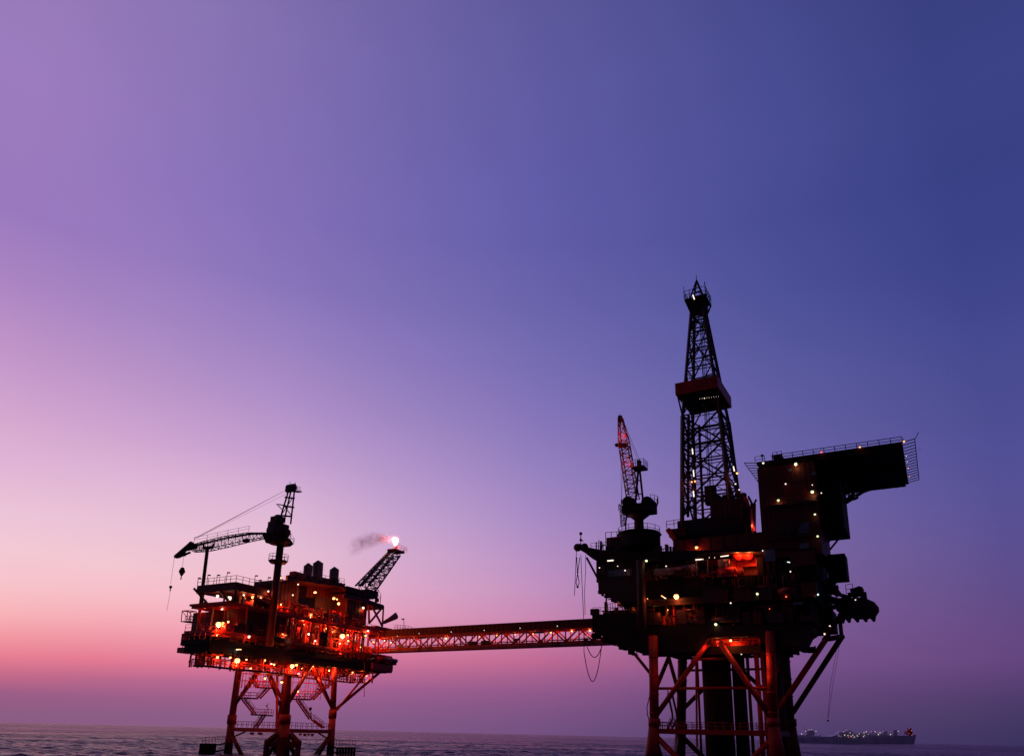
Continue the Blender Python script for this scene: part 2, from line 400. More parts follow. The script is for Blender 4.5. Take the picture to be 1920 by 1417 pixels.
kbrace(1, 0, zb, zt, .36); kbrace(0, 2, zb, zt, .36); kbrace(1, 3, zb, zt, .3); kbrace(2, 3, zb, zt, .3)
# the eye-level walkway between the legs
zw = at(535, 1369, YN).z
m = MB()
for i, j in ((1, 0), (0, 2), (1, 3), (3, 2)):
    p, q = onleg(i, zw), onleg(j, zw); m.beam(p, q, .9, .75)
    for t in (.42, .58): c = p.lerp(q, t); m.beam(c - V((0,0,.5)), c - V((0,0,.95)), .5, .5)
m.build('walkway_beam', RED, LP)
m = MB()
for i, j in ((1, 0), (0, 2)):
    p, q = onleg(i, zw + .4), onleg(j, zw + .4); out = (q-p).cross(V((0,0,1))).normalized()
    for s_ in (-.45, .45): m.rail([p.lerp(q, .06) + out*s_, p.lerp(q, .95) + out*s_], 1.15, 1.5, .055)
m.build('railing', RED, LP)
for i, j, d in ((1, 0, 1), (0, 1, 1), (0, 2, 1), (2, 0, 1), (1, 3, 1), (2, 3, 1)):       # low diagonals into the water
    a = onleg(i, zw - .4); e = a.lerp(onleg(j, zw - .4), .36); e.z = -1.5
    MB().tube(a, e, .42, 10).build('brace', LEG, LP, True)
for i, j in ((1, 0), (2, 0)):
    a = onleg(i, 3.1); e = onleg(i, zw-.4).lerp(onleg(j, zw-.4), .28); MB().tube(a, e, .17, 8).build('brace', LEG, LP, True)
# pile sleeves round the near leg
m = MB()
c5, c2 = onleg(0, zw), onleg(0, 2.3)
for x0, x1 in ((-1.2, -3.2), (1.2, 2.9)):
    m.tube(c5 + V((x0,-.2,-.6)), c2 + V((x1,-.4,.2)), .55, 10, .7); m.tube(c2 + V((x1,-.4,.9)), c2 + V((x1,-.4,-5)), .55, 10)
m.beam(c2 + V((-3.3,-.4,.1)), c2 + V((3.0,-.4,.1)), .8, 1.1); m.tube(c5 - V((0,0,1.2)), c2 - V((0,0,4)), 1.1, 12, 1.3)
m.build('pile_sleeve', DRED, LP)
# fenders (boat bumpers) at the outer legs
for x0, x1, y0, y1, Y, lx in ((375, 402, 1393, 1424, YLF, 424), (632, 664, 1400, 1424, YRT, 622)):
    p, q = at(x0, (y0+y1)/2, Y), at(x1, (y0+y1)/2, Y); m = MB(); hh = abs(at(x0, y0, Y).z - at(x0, y1, Y).z)
    n = 7
    for i in range(n):
        c = p.lerp(q, i/(n-1)); m.tube(c - V((0,0,hh/2)), c + V((0,0,hh/2)), .27, 8)
    for f in (-.42, .1, .45): m.beam(p + V((0,.3,hh*f)), q + V((0,.3,hh*f)), .3, .35)
    e = at(lx, (y0+y1)/2 - 4, Y); near = q if abs(q.x-e.x) < abs(p.x-e.x) else p
    m.beam(near, e, .35, .35); m.beam(near + V((0,0,hh*.4)), e + V((0,0,hh*.4)), .3, .3)
    m.build('fender', BLACK, LP)
    m = MB().rail([p + V((0,.6,hh*.48)), e + V((0,.6,hh*.48))] if p.x < e.x else [e + V((0,.6,hh*.48)), q + V((0,.6,hh*.48))], 1.2, .7, .05); m.build('railing', RED, LP)
# decks: level heights are read on the front face b = -1
def la(px, py, b=-1): return FL.az(px, py, b)
B0, B1 = -1.0, 15.0
A0 = la(392, 1212)[0]; A1 = la(728, 1236)[0]
z_cell = la(520, 1214)[1]; z_cellb = la(520, 1237)[1]
z_sub = la(470, 1257)[1]
z_main = la(470, 1189)[1]; z_up = la(480, 1137)[1]; z_top = la(490, 1101)[1]
AC = la(447, 1150)[0]
def plate(m, pts, z0, z1): m.prism([FL.P(a, b, z0) for a, b in pts], V((0, 0, z1-z0)))
CELL = [(A0, B0), (A1, B0), (A1, B1), (-3, 16.8), (A0, 6.2)]
m = MB(); plate(m, CELL, z_cell - .9, z_cell); girders(m, FL, A0+.3, A1-.3, B0, 5.8, z_cellb, z_cell - .9, 2.6); girders(m, FL, 0, A1-.3, 8, B1, z_cellb, z_cell-.9, 2.6); m.build('cellar_deck', BLACK, LP)
m = MB(); plate(m, [(A0+1, B0), (A1-2.5, B0), (A1-2.5, 13), (-1, 13), (A0+1, 7.4)], z_main-.45, z_main); girders(m, FL, A0+1.4, A1-3, B0+.2, 7.2, z_main - .9, z_main - .45, 3.2); m.build('main_deck', RED, LP)
m = MB(); m.box(FL, AC-3, A1-4, B0, 9, z_up - .4, z_up); girders(m, FL, AC-2.6, A1-4.5, B0+.2, 8.8, z_up - .85, z_up - .4, 3.2); m.build('upper_deck', RED, LP)
# canopy deck at left with its cranked outline
cp = [FL.P(AC-1.5, B0, 0), FL.P(AC+9.5, B0, 0), FL.P(AC+9.5, 8.5, 0), FL.P(AC-1.5, 9.5, 0)]
for p in cp: p.z = z_top
m = MB(); m.prism([p - V((0,0,1.5)) for p in cp][::-1], V((0,0,1.5))); m.build('canopy_deck', DRED, LP)
m = MB(); m.rail([cp[3], cp[0], cp[1]], 1.2, 1.6, .055)
R = random.Random(3)
for i in range(11):
    q = cp[0].lerp(cp[1], i/10) if i > 3 else cp[3].lerp(cp[0], i/4)
    hh = R.uniform(1.2, 2.4); m.tube(q, q + V((0,0,hh)), .06, 5); m.beam(q + V((0,0,hh)), q + V((.5,0,hh)), .35, .2)
m.build('railing', DRED, LP)
m = MB(); 
for aa in (AC-1, AC+4, AC+9):
    for bb in (B0+.3, 8): MB().tube(FL.P(aa, bb, z_up), FL.P(aa, bb, z_top-1), .2, 8).build('deck_column', DARK, LP)
MB().tube(FL.P(AC-1.5, 3, z_top-1.2), FL.P(AC+1.5, 3, z_up+.3), .3, 8).build('canopy_brace', DARK, LP); MB().tube(FL.P(AC-3, 8.5, z_top-.8), FL.P(AC-.5, 7, z_up+.3), .22, 8).build('canopy_brace', DARK, LP)
# columns between decks
m = MB()
for aa in [A0+1.2 + i*(A1-A0-5)/7 for i in range(8)]:
    for bb in (B0+.25, 7): MB().tube(FL.P(aa, bb, z_cell), FL.P(aa, bb, z_main), .2, 8).build('deck_column', RED, LP)
    if aa > AC-2:
        for bb in (B0+.25, 8): MB().tube(FL.P(aa, bb, z_main), FL.P(aa, bb, z_up), .2, 8).build('deck_column', RED, LP)
# walls and modules
def wallL(name, px0, py0, px1, py1, b0, b1, mt, parent=LP):
    a0, _ = la(px0, (py0+py1)/2, b0); a1, _ = la(px1, (py0+py1)/2, b0); pm = (px0+px1)/2
    z1_, z0_ = la(pm, py0, b0)[1], la(pm, py1, b0)[1]
    m = MB(); m.box(FL, a0, a1, b0, b1, z0_, z1_)
    n = max(2, int((a1-a0)/.9))
    for i in range(1, n): aa = a0 + (a1-a0)*i/n; m.box(FL, aa-.06, aa+.06, b0-.07, b0, z0_+.1, z1_-.1)
    return m.build(name, mt, parent)
wallL('module_wall', 456, 1142, 546, 1184, -.6, 9, DRED)
wallL('module_wall', 650, 1118, 688, 1170, -.4, 8, DRED)
wallL('module_wall', 395, 1188, 455, 1211, 1, 9, DARK)
wallL('module_wall', 520, 1090, 560, 1140, 2, 9, DRED)
wallL('module_wall', 575, 1095, 640, 1125, 3.4, 6, DRED)
wallL('module_wall', 590, 1122, 652, 1160, 3, 9, DARK)
wallL('module_wall', 470, 1112, 500, 1136, 3, 9, DRED)
wallL('module_wall', 565, 1168, 640, 1210, 7, 12, RED)
wallL('module_wall', 400, 1150, 455, 1186, 6, 12, DRED)
wallL('module_wall', 455, 1192, 560, 1212, 4, 12, DARK)
wallL('louvre_panel', 612, 1164, 628, 1186, 2.6, 3, GREY); wallL('louvre_panel', 630, 1166, 644, 1186, 2.6, 3, GREY)
# roof of the right half, stepped
def slabL(name, pts, b0, b1, mt, th=.7):
    m = MB(); P_ = [FL.hit(px, py, b0) for px, py in pts]; n = len(P_)
    lo = [p - V((0,0,th)) for p in P_]
    m.prism(P_ + lo[::-1], FL.eb * (b1-b0)); return m.build(name, mt, LP)
slabL('roof_deck', [(532,1088),(562,1084),(600,1090),(645,1096),(650,1106)], -1, 7, DRED, .5)
slabL('roof_deck', [(645,1112),(672,1117),(720,1134)], -1, 8, DRED, 1.0)
zr = la(600, 1090)[1]
wallL('roof_house', 552, 1073, 576, 1086, 3, 4.5, RED); wallL('roof_house', 546, 1078, 556, 1086, 2.5, 3.5, RED); wallL('roof_house', 600, 1083, 620, 1094, 3, 4.5, RED); wallL('roof_house', 630, 1092, 645, 1106, 1, 3, DARK)
wallL('flare_base', 650, 1103, 690, 1122, 1, 7, DRED); wallL('flare_base', 690, 1106, 708, 1120, 1, 6, DARK)
# X-braced frame under the right overhang and the deck below it
m = MB()
p1, p2, p3, p4 = FL.hit(691,1124,-.6), FL.hit(719,1136,-.6), FL.hit(692,1168,-.6), FL.hit(717,1174,-.6)
for a_, b_ in ((p1, p4), (p2, p3), (p2, p4), (p1, p3)): m.beam(a_, b_, .35, .35)
m.tube(FL.hit(707,1112,0), FL.hit(706,1134,0), .1, 6); m.rail([FL.hit(708,1122,1), FL.hit(713,1131,1)], 2.2, 1, .08)
m.build('overhang_frame', RED, LP)
m = MB(); a_, z_ = la(700, 1172); m.box(FL, la(685,1170)[0], la(738,1180)[0], B0, 6, z_-.9, z_-.3); m.box(FL, la(712,1172)[0], la(742,1176)[0], 0, 5, z_-.3, z_+.3); m.build('landing_deck', RED, LP)
m = MB(); m.rail([FL.hit(740,1180,0), FL.hit(765,1182,0), FL.hit(775,1186,0)], 1.2, 1.0, .05)
m.tube(FL.hit(758,1182,0), FL.hit(757,1160,0), .07, 6); m.beam(FL.hit(757,1160,0), FL.hit(754,1160,0), .4, .3); m.build('railing', RED, LP)
# tilted capsule (davit-launched boat) at the right end
m = MB(); p, q = FL.hit(721,1166,2), FL.hit(742,1155,2); d = (q-p)
m.tube(p, q, .4, 10, .75); m.tube(q, q + d.normalized()*.2, .75, 10, .45); m.tube(p + V((0,0,.2)), q + V((0,0,.65)), .15, 6, .35); m.tube(p, p - d.normalized()*.8, .45, 10, .2)
tag(m.build('escape_boat', RED, None, True), 'small tilted red escape boat stowed above the left end of the bridge', 'lifeboat')
# pipework and machinery between decks
clutter(FL, A0+1, A1-3, B0, 5.5, z_cell, z_main-.9, 110, 1, LP)
clutter(FL, AC-2, A1-5, B0, 5, z_main, z_up-.85, 80, 2, LP)
clutter(FL, AC, A1-8, B0+.5, 6, z_up, z_top-1.0, 60, 4, LP, (DRED, RED, GREY, RED))
clutter(FL, A1-9, A1+4, B0, 4, z_cell, z_main-.9, 70, 6, LP, (RED, RED, GREY, DRED))
clutter(FL, A0, A1-4, B0, 6, z_sub+.1, z_cellb, 105, 5, LP, (RED, RED, RED, DRED), False)
clutter(FL, AC+9, A1-9, B0-.1, .8, z_up, z_top-1.4, 60, 8, LP, (RED, RED, DRED), False)
clutter(FL, AC+8, A1-9, B0-.1, 1.2, z_main, z_up-.85, 60, 9, LP, (RED, RED, DRED), False)
lay_pipes(LP)
m = MB(); m.rail([FL.P(A0+1, 7.2, z_main), FL.P(A0+1, B0, z_main), FL.P(A1-3, B0, z_main)], 1.15, 1.5, .05); m.rail([FL.P(A0, 6, z_cell), FL.P(A0, B0, z_cell), FL.P(A1, B0, z_cell)], 1.15, 1.5, .05)
m.rail([FL.P(AC+10, B0, z_up), FL.P(A1-4, B0, z_up)], 1.15, 1.5, .05); m.rail([FL.hit(562,1080,0), FL.hit(645,1094,0)], 1.1, 1.5, .045); m.build('railing', RED, LP)
# hanging catwalks below the cellar deck
m = MB(); mr_ = MB()
def catwalk(pts, wdt=1.1, hang=None):
    for a_, b_ in zip(pts, pts[1:]):
        m.beam(a_, b_, wdt, .28)
        s_ = (b_-a_).cross(V((0,0,1))); s_.z = 0; s_.normalize()
        for k in (-.5, .5): mr_.rail([a_ + s_*k*wdt, b_ + s_*k*wdt], 1.15, 1.3, .055)
    if hang:
        for a_ in pts: mr_.tube(a_, V((a_.x, a_.y, hang)), .1, 6)
zs = z_sub
catwalk([FL.P(A0-.5, 1.2, zs), FL.P(A0-.5, B0, zs), FL.P(A0+13, B0, zs), FL.P(A0+22, B0, zs)], 1.2, z_cellb)
catwalk([FL.P(A0+22, 4, zs+.2), FL.P(A1-6, 4, zs+.2)], 1.2, z_cellb)
catwalk([FL.hit(640,1268,0), FL.hit(660,1262,0), FL.hit(690,1256,0)], 1.0, z_cellb)
catwalk([FL.hit(345,1216,13), FL.hit(372,1222,13), FL.hit(376,1247,8)], 1.1)
catwalk([FL.hit(350,1165,14), FL.hit(366,1167,14), FL.hit(378,1180,9), FL.hit(385,1184,6)], 1.1)
# zig-zag stair landings below
catwalk([at(452,1308,158), at(482,1309,158)]); catwalk([at(480,1288,158), at(517,1290,158)]); catwalk([at(548,1310,160), at(582,1311,160)]); catwalk([at(595,1291,161), at(606,1292,161)]); catwalk([at(472,1339,159), at(510,1341,159)], 1.4)
m.build('catwalk', DRED, LP); mr_.build('railing', RED, LP)
wv = V((.3, .9, 0))
for a_, b_ in (((482,1309),(500,1290)), ((582,1311),(603,1291)), ((480,1287),(468,1270)), ((453,1310),(475,1338)), ((555,1312),(580,1348)), ((606,1290),(622,1276)), ((583,1348),(604,1364)), ((492,1341),(475,1366))):
    m = MB(); stairs(m, at(*a_, 159), at(*b_, 159), wv); m.build('stair', RED, LP)
m = MB(); q = at(503,1338,159); m.tube(q, at(502,1322,159), .07, 6); m.beam(at(502,1322,159), at(499,1323,159), .4, .25); q = at(583,1345,160); m.tube(q, at(582,1330,160), .07, 6); m.ball(at(582,1328,160), .35); m.build('lamp_post', DRED, LP)
R = random.Random(31)
for (x0, x1, y0, y1, b) in ((452,518,1246,1289,3), (556,600,1250,1311,3), (600,640,1246,1270,3)):
    m = MB(); p0, p1 = FL.hit(x0, y1, b), FL.hit(x1, y1, b); zt_ = z_cellb
    for off in (V((0,0,0)), FL.eb*1.5):
        n = int((p1-p0).length/.7)
        for i in range(n+1): q = p0.lerp(p1, i/n) + off; m.tube(q, V((q.x, q.y, zt_ if i % 3 == 0 else q.z + R.uniform(1.2, 3.2))), .06, 5)
        for f in (.25, .5, .8): m.tube(p0 + off + V((0,0,(zt_-p0.z)*f)), p1 + off + V((0,0,(zt_-p1.z)*f)), .06, 5)
    m.build('stair_cage', RED, LP)
    lampglow((p0+p1)/2 - FL.eb*1.5 + V((0,0,1.5)), SOD, 90, LP)
# box-frame ladder cage at the far left
m = MB()
p = [FL.hit(x, y, 14) for x, y in ((352,1144),(368,1146),(368,1166),(350,1164))]
for off in (V((0,0,0)), FL.eb*1.6):
    for i in range(4): m.tube(p[i] + off, p[(i+1) % 4] + off, .09, 5)
    m.tube(p[0] + off, p[2] + off, .06, 5)
for x in p: m.tube(x, x + FL.eb*1.6, .09, 5)
m.build('ladder_cage', RED, LP)
wallL('winch_house', 345, 1214, 366, 1224, 12, 14, RED); wallL('winch_house', 356, 1186, 362, 1200, 12.5, 13.2, DARK)
# overhang struts on the right
for a_, b_, r in (((738,1238),(627,1331),.33), ((700,1246),(632,1330),.24), ((738,1238),(690,1247),.3), ((664,1277),(690,1280),.15)):
    pa = FL.hit(*a_, 0); pb = at(*b_, YRT) if b_[1] > 1300 else FL.hit(*b_, 0); MB().tube(pa, pb, r, 10).build('strut', RED, LP, True)
m = MB(); m.box(FL, A1-6, A1+1.6, B0-.3, 6, z_cellb+.7, z_cell-.3); girders(m, FL, A1-5.5, A1+1.5, B0-.2, 5.8, z_cellb+.3, z_cellb+.7, 1.4); m.build('deck_extension', RED, LP)
# vertical riser pipes
m = MB()
for x in (612, 618): m.tube(FL.hit(x, 1244, 3), FL.hit(x-2, 1290, 3), .16, 6)
m.tube(at(520,1262,165), at(519,1368,165), .28, 8); m.tube(at(683,1240,172), at(683,1306,172), .07, 5); m.build('riser', RED, LP)
# boom rest post
TIPD = V((-14.8, 2.2, 0))
pr, prt = FL.hit(374,1150,9), FL.hit(389,1028,9); pr = V((prt.x, prt.y, pr.z))
m = MB(); m.tube(FL.hit(375,1142,9), prt, .33, 10); m.beam(prt + V((-.9,.3,.2)), prt + V((1.2,-.4,.2)), .5, .45); m.beam(prt + V((1.1,-.4,0)), prt + V((1.3,-.4,1.0)), .3, .3); m.beam(prt + V((-.9,.3,0)), prt + V((-1.0,.3,1.1)), .3, .3); m.build('boom_rest', DRED, LP)
m = MB(); m.tube(FL.hit(375,1142,9), FL.hit(368,1205,9), .3, 10); m.build('boom_rest_leg', RED, LP)
# lamps
def lamps(fr, parent, rows):
    for px, py, b, k, s_, pw in rows: lamp(fr.hit(px, py, b), parent, k, s_, pw)
lamps(FL, LP, [
 (410,1170,-1.4,'o',.5,600),(418,1168,-.6,'o',.3,300),(428,1165,0,'o',.2,200),(445,1238,-1.4,'o',.5,650),(642,1192,-1.6,'o',.55,800),(548,1248,-1.6,'o',.42,380),(556,1246,-1.2,'o',.3,120),
 (474,1119,1,'o',.3,110),(457,1115,1,'w',.2,40),(480,1121,1,'w',.16,30),(489,1120,1,'w',.16,30),(503,1108,-1.3,'w',.18,25),(430,1121,3,'w',.45,60),(408,1117,5,'w',.3,40),
 (385,1135,9,'o',.5,260),(416,1141,4,'w',.28,30),(467,1193,-1.4,'w',.26,40),(447,1165,2,'w',.2,40),(357,1194,12,'w',.3,30),(380,1222,8,'o',.28,180),(408,1231,-1,'o',.26,120),
 (432,1232,0,'o',.22,80),(509,1244,-1,'w',.2,80),(514,1245,-1,'o',.2,80),(497,1237,-1,'o',.18,60),(462,1236,-1,'o',.2,60),
 (591,1110,-.2,'o',.32,170),(626,1121,-.2,'o',.32,150),(635,1131,-.2,'o',.32,170),(632,1123,-.2,'o',.18,40),(549,1115,1,'w',.16,30),(559,1095,-1,'w',.16,20),
 (583,1152,0,'o',.32,190),(567,1160,0,'o',.32,220),(582,1158,0,'o',.2,60),(600,1172,0,'o',.2,60),
 (535,1190,-.6,'o',.32,260),(530,1188,-.6,'o',.16,60),(579,1188,0,'w',.26,110),(588,1189,0,'w',.16,40),(591,1201,-.5,'w',.22,110),(601,1192,0,'w',.2,70),(607,1192,0,'w',.16,30),
 (621,1158,1,'w',.17,30),(637,1163,1,'w',.17,30),(652,1190,-1.2,'o',.25,100),(681,1139,-.6,'w',.3,50),(663,1178,1,'o',.3,160),(690,1182,-1,'w',.25,90),
 (653,1201,-1,'o',.25,120),(637,1206,-1,'w',.16,40),(700,1203,0,'o',.2,80),(711,1199,0,'w',.2,90),(722,1201,0,'w',.24,110),(733,1204,0,'w',.2,70),(676,1212,-.5,'o',.22,80),
 (586,1248,0,'o',.25,120),(560,1262,0,'w',.2,60),(597,1269,0,'w',.22,70),(628,1249,-.5,'w',.24,110),(649,1246,-.5,'o',.32,170),(661,1260,-.5,'o',.2,80),(680,1250,0,'o',.25,90),(603,1252,3,'o',.2,90),(558,1295,3,'o',.28,130),(497,1271,1,'o',.25,110),(528,1278,3,'o',.3,140),(470,1252,1,'o',.22,110),
 (502,1323,10,'w',.13,6),(525,1082,2,'o',.3,150)])
strip(FL.hit(443,1217,-1.1), FL.hit(452,1217,-1.1), LP, .1, 8, L_OR)

R = random.Random(77)
for k in range(22):        # added fill lamps inside the decks, placed at random to brighten the pipework
    lv = R.choice((0, 0, 0, 1, 1, 1, 2, 2, 3, 3)); z = ((z_cell, z_main), (z_main, z_up), (z_up, z_top-1), (z_sub, z_cellb))[lv]
    a = R.uniform(A0+2 if lv in (0, 3) else AC+9, A1-5); p = FL.P(a, R.uniform(.4, 3), z[0] + (z[1]-z[0])*R.uniform(.55, .8))
    lamp(p, LP, 'o', R.uniform(.1, .2), R.uniform(90, 260))
def ragged(fr, p0, p1, b, n, seed, parent, down, mt, hmax=1.6):
    """small boxes, vents and stubs fixed along an edge, so that the outline is that of a working deck"""
    R = random.Random(seed)
    for i in range(n):
        t = (i + R.uniform(.1, .9))/n; px, py = p0[0]+(p1[0]-p0[0])*t, p0[1]+(p1[1]-p0[1])*t
        a, z = fr.az(px, py, b); hh = R.uniform(.35, hmax) * (-1 if down else 1); ww = R.uniform(.15, .8); m = MB(); k = R.random()
        z1, z2 = sorted((z - (0.1 if not down else -.1), z + hh))
        if k < .5: m.box(fr, a-ww, a+ww, b, b+1.0, z1, z2)
        elif k < .8: m.tube(fr.P(a, b+.3, z1), fr.P(a, b+.3, z2), R.uniform(.08, .3), 8)
        else: m.tube(fr.P(a, b+.3, z), fr.P(a, b+.3, z+hh), .09, 6).tube(fr.P(a-ww*.7, b+.3, z+hh*.8), fr.P(a+ww*.7, b+.3, z+hh*.8), .09, 6)
        m.build('deck_fitting', mt, parent)
ragged(FL, (540,1087), (648,1097), 0, 20, 51, LP, False, DRED, 1.5)
ragged(FL, (650,1106), (712,1128), 0, 10, 52, LP, False, DRED, 1.2)
ragged(FL, (395,1233), (688,1246), 1, 22, 53, LP, True, DRED, 1.0)
# exhaust stacks, each with a pointed cowl
for (x, y0, y1, r, lab) in ((576,1055,1086,.95,'short grey exhaust stack on the left platform roof, leftmost of the three'), (594.5,1050,1090,1.12,'tallest grey exhaust stack on the left platform roof, between two shorter ones'), (625,1062,1100,1.05,'grey exhaust stack standing alone nearest the flare boom')):
    b = FL.hit(x, y1, 4); t = FL.hit(x+2, y0+6, 4); tp = FL.hit(x+2, y0, 4)
    rt = thing('exhaust_stack', b, lab, 'exhaust stack', 'exhaust stacks on the process platform')
    MB().tube(b, t, r, 14).tube(b, b + V((0,0,.7)), r*1.15, 14).build('stack_pipe', GREY, rt)
    MB().tube(t, tp, r*1.04, 14, .12).build('cowl', DARK, rt)

# ------------------------------------------------------------------ flare boom
FB = 3.5
fb0, fb1 = FL.hit(683,1106,FB), FL.hit(741,1036,FB)
fl = thing('flare_boom', fb0, 'dark lattice flare boom slanting up to a burning tip', 'flare boom')
MB().lattice(fb0, fb1, 3.9, 2.2, FL.eb, 12, .2, .1, 2.9, 2.0).build('lattice', DARK, fl)
m = MB(); 
for k in (-.5, 0, .5): m.tube(fb0 + V((-1.0,0,.9)) + FL.eb*k, fb1 + V((-.9,0,.9)) + FL.eb*k, .15, 7)
m.build('gas_pipe', DARK, fl)
tp = FL.hit(744,1032,FB); m = MB(); m.box(FL, la(733,1032,FB)[0], la(752,1030,FB)[0], FB-1.2, FB+1.2, tp.z-.5, tp.z); m.tube(FL.hit(750,1034,FB), FL.hit(759,1031,FB), .12, 6, .06); m.beam(FL.hit(740,1038,FB), FL.hit(756,1033,FB), .5, .3); m.build('tip_platform', RED, fl)
m = MB(); m.rail([FL.P(la(733,1032,FB)[0], FB-1.2, tp.z), FL.P(la(756,1030,FB)[0], FB-1.2, tp.z)], 1.2, .8, .05); m.build('railing', RED, fl)
MB().tube(FL.hit(743,1032,FB), FL.hit(742.5,1020,FB), .28, 8, .36).build('burner', RED, fl)
fc = FL.hit(741.5, 1013.5, FB)
m = MB(); R = random.Random(5)
m.ball(fc, .62, 16, 1.15); m.ball(fc + V((-.34,0,.28)), .44, 12, 1.3); m.ball(fc + V((.22,0,.2)), .46, 12, 1.2); m.ball(fc + V((-.62,0,.42)), .24, 10, 1.1); m.ball(fc + V((.05,0,-.45)), .42, 12); m.tube(fc + V((0,0,-.5)), fc + V((.05,0,-1.2)), .5, 10, .2)
fo = m.build('flame', FLAME, None, True); tag(fo, 'white hot gas flame burning at the tip of the flare boom', 'flame')
me = bpy.data.meshes.new('flame_envelope'); eb_ = MB().ball((0,0,0), 1.0, 20); me.from_pydata(eb_.v, [], eb_.f); fe = bpy.data.objects.new('flame_envelope', me); COL.objects.link(fe); fe.parent = fo  # glowing volume added to imitate the pink halo round the flame
fe.location = fc - ORG[fo.name] + V((-.35, 0, .25)); fe.scale = (1.75, 1.5, 1.55)
fm = bpy.data.materials.new('burning_gas'); fm.use_nodes = True; t = fm.node_tree; t.nodes.clear()
o_ = t.nodes.new('ShaderNodeOutputMaterial'); em = t.nodes.new('ShaderNodeEmission'); t.links.new(em.outputs[0], o_.inputs['Volume']); em.inputs[0].default_value = (1, .30, .26, 1)
tcn = t.nodes.new('ShaderNodeTexCoord'); ln_ = t.nodes.new('ShaderNodeVectorMath'); ln_.operation = 'LENGTH'; t.links.new(tcn.outputs['Object'], ln_.inputs[0])
nz = t.nodes.new('ShaderNodeTexNoise'); nz.inputs['Scale'].default_value = 1.8; nz.inputs['Detail'].default_value = 3; t.links.new(tcn.outputs['Object'], nz.inputs[0])
mr_f = t.nodes.new('ShaderNodeMapRange'); mr_f.inputs[1].default_value = 1.0; mr_f.inputs[2].default_value = .25; mr_f.inputs[3].default_value = 0; mr_f.inputs[4].default_value = .75; t.links.new(ln_.outputs['Value'], mr_f.inputs[0])
mf = t.nodes.new('ShaderNodeMath'); mf.operation = 'MULTIPLY'; t.links.new(mr_f.outputs[0], mf.inputs[0]); t.links.new(nz.outputs[0], mf.inputs[1]); t.links.new(mf.outputs[0], em.inputs[1]); me.materials.append(fm)
lampglow(fc + V((0,-1.4,-.3)), (1, .45, .3), 1500, fl, .6)
# smoke trailing left of the flame
s0, s1 = FL.hit(735,1012,FB), FL.hit(650,1020,FB+6)
ln = (s1-s0).length; me = bpy.data.meshes.new('smoke'); bx = MB()
bx.add([V((x, y, z)) for z in (-1, 1) for y in (-1, 1) for x in (-1, 1)], [(0,2,3,1),(4,5,7,6),(0,1,5,4),(2,6,7,3),(0,4,6,2),(1,3,7,5)])
me.from_pydata(bx.v, [], bx.f); sm = bpy.data.objects.new('smoke', me); COL.objects.link(sm)
sm.location = (s0+s1)/2; dd = (s1-s0).normalized(); zc = V((0,0,1)); yv = zc.cross(dd).normalized(); zv = dd.cross(yv)
sm.matrix_world = Matrix.Translation((s0+s1)/2) @ Matrix(((dd.x,yv.x,zv.x),(dd.y,yv.y,zv.y),(dd.z,yv.z,zv.z))).to_4x4() @ Matrix.Diagonal((ln/2, 3.2, 3.2, 1))
sm['kind'] = 'stuff'
mm = bpy.data.materials.new('smoke_volume'); mm.use_nodes = True; t = mm.node_tree; t.nodes.clear()
o_ = t.nodes.new('ShaderNodeOutputMaterial'); pv = t.nodes.new('ShaderNodeVolumePrincipled'); t.links.new(pv.outputs[0], o_.inputs['Volume'])
pv.inputs['Color'].default_value = (.60, .26, .36, 1); pv.inputs['Anisotropy'].default_value = .2
tcn = t.nodes.new('ShaderNodeTexCoord'); sx = t.nodes.new('ShaderNodeSeparateXYZ'); t.links.new(tcn.outputs['Object'], sx.inputs[0])
def SM(op, a, b=None):
    n = t.nodes.new('ShaderNodeMath'); n.operation = op
    for i, x in enumerate((a, b)):
        if x is None: continue
        if isinstance(x, (int, float)): n.inputs[i].default_value = x
        else: t.links.new(x, n.inputs[i])
    return n.outputs[0]
nz = t.nodes.new('ShaderNodeTexNoise'); nz.inputs['Scale'].default_value = 2.6; nz.inputs['Detail'].default_value = 4
mpn = t.nodes.new('ShaderNodeMapping'); mpn.inputs['Scale'].default_value = (1.7, .7, .8); t.links.new(tcn.outputs['Object'], mpn.inputs[0]); t.links.new(mpn.outputs[0], nz.inputs[0])
along = SM('MULTIPLY', SM('ADD', sx.outputs[0], 1.0), .5)                       # 0 at the flame, 1 at the thin end
wob = SM('SUBTRACT', SM('MULTIPLY', SM('SINE', SM('MULTIPLY', along, 3.6)), .26), SM('MULTIPLY', SM('MULTIPLY', along, along), .45))
zz = SM('SUBTRACT', sx.outputs[2], wob)
rad = SM('SQRT', SM('ADD', SM('MULTIPLY', zz, zz), SM('MULTIPLY', sx.outputs[1], sx.outputs[1])))
wid = SM('ADD', SM('MULTIPLY', SM('SQRT', along), .85), .14)
core = SM('MAXIMUM', SM('SUBTRACT', 1.0, SM('DIVIDE', rad, wid)), 0.0)
tail = SM('MULTIPLY', SM('MINIMUM', SM('MULTIPLY', along, 9.0), 1.0), SM('MAXIMUM', SM('SUBTRACT', 1.0, along), 0.0))
dens = SM('MULTIPLY', SM('MULTIPLY', core, tail), SM('MAXIMUM', SM('SUBTRACT', SM('MULTIPLY', nz.outputs[0], 3.2), 1.05), 0.0))
t.links.new(SM('MULTIPLY', dens, .95), pv.inputs['Density']); me.materials.append(mm)

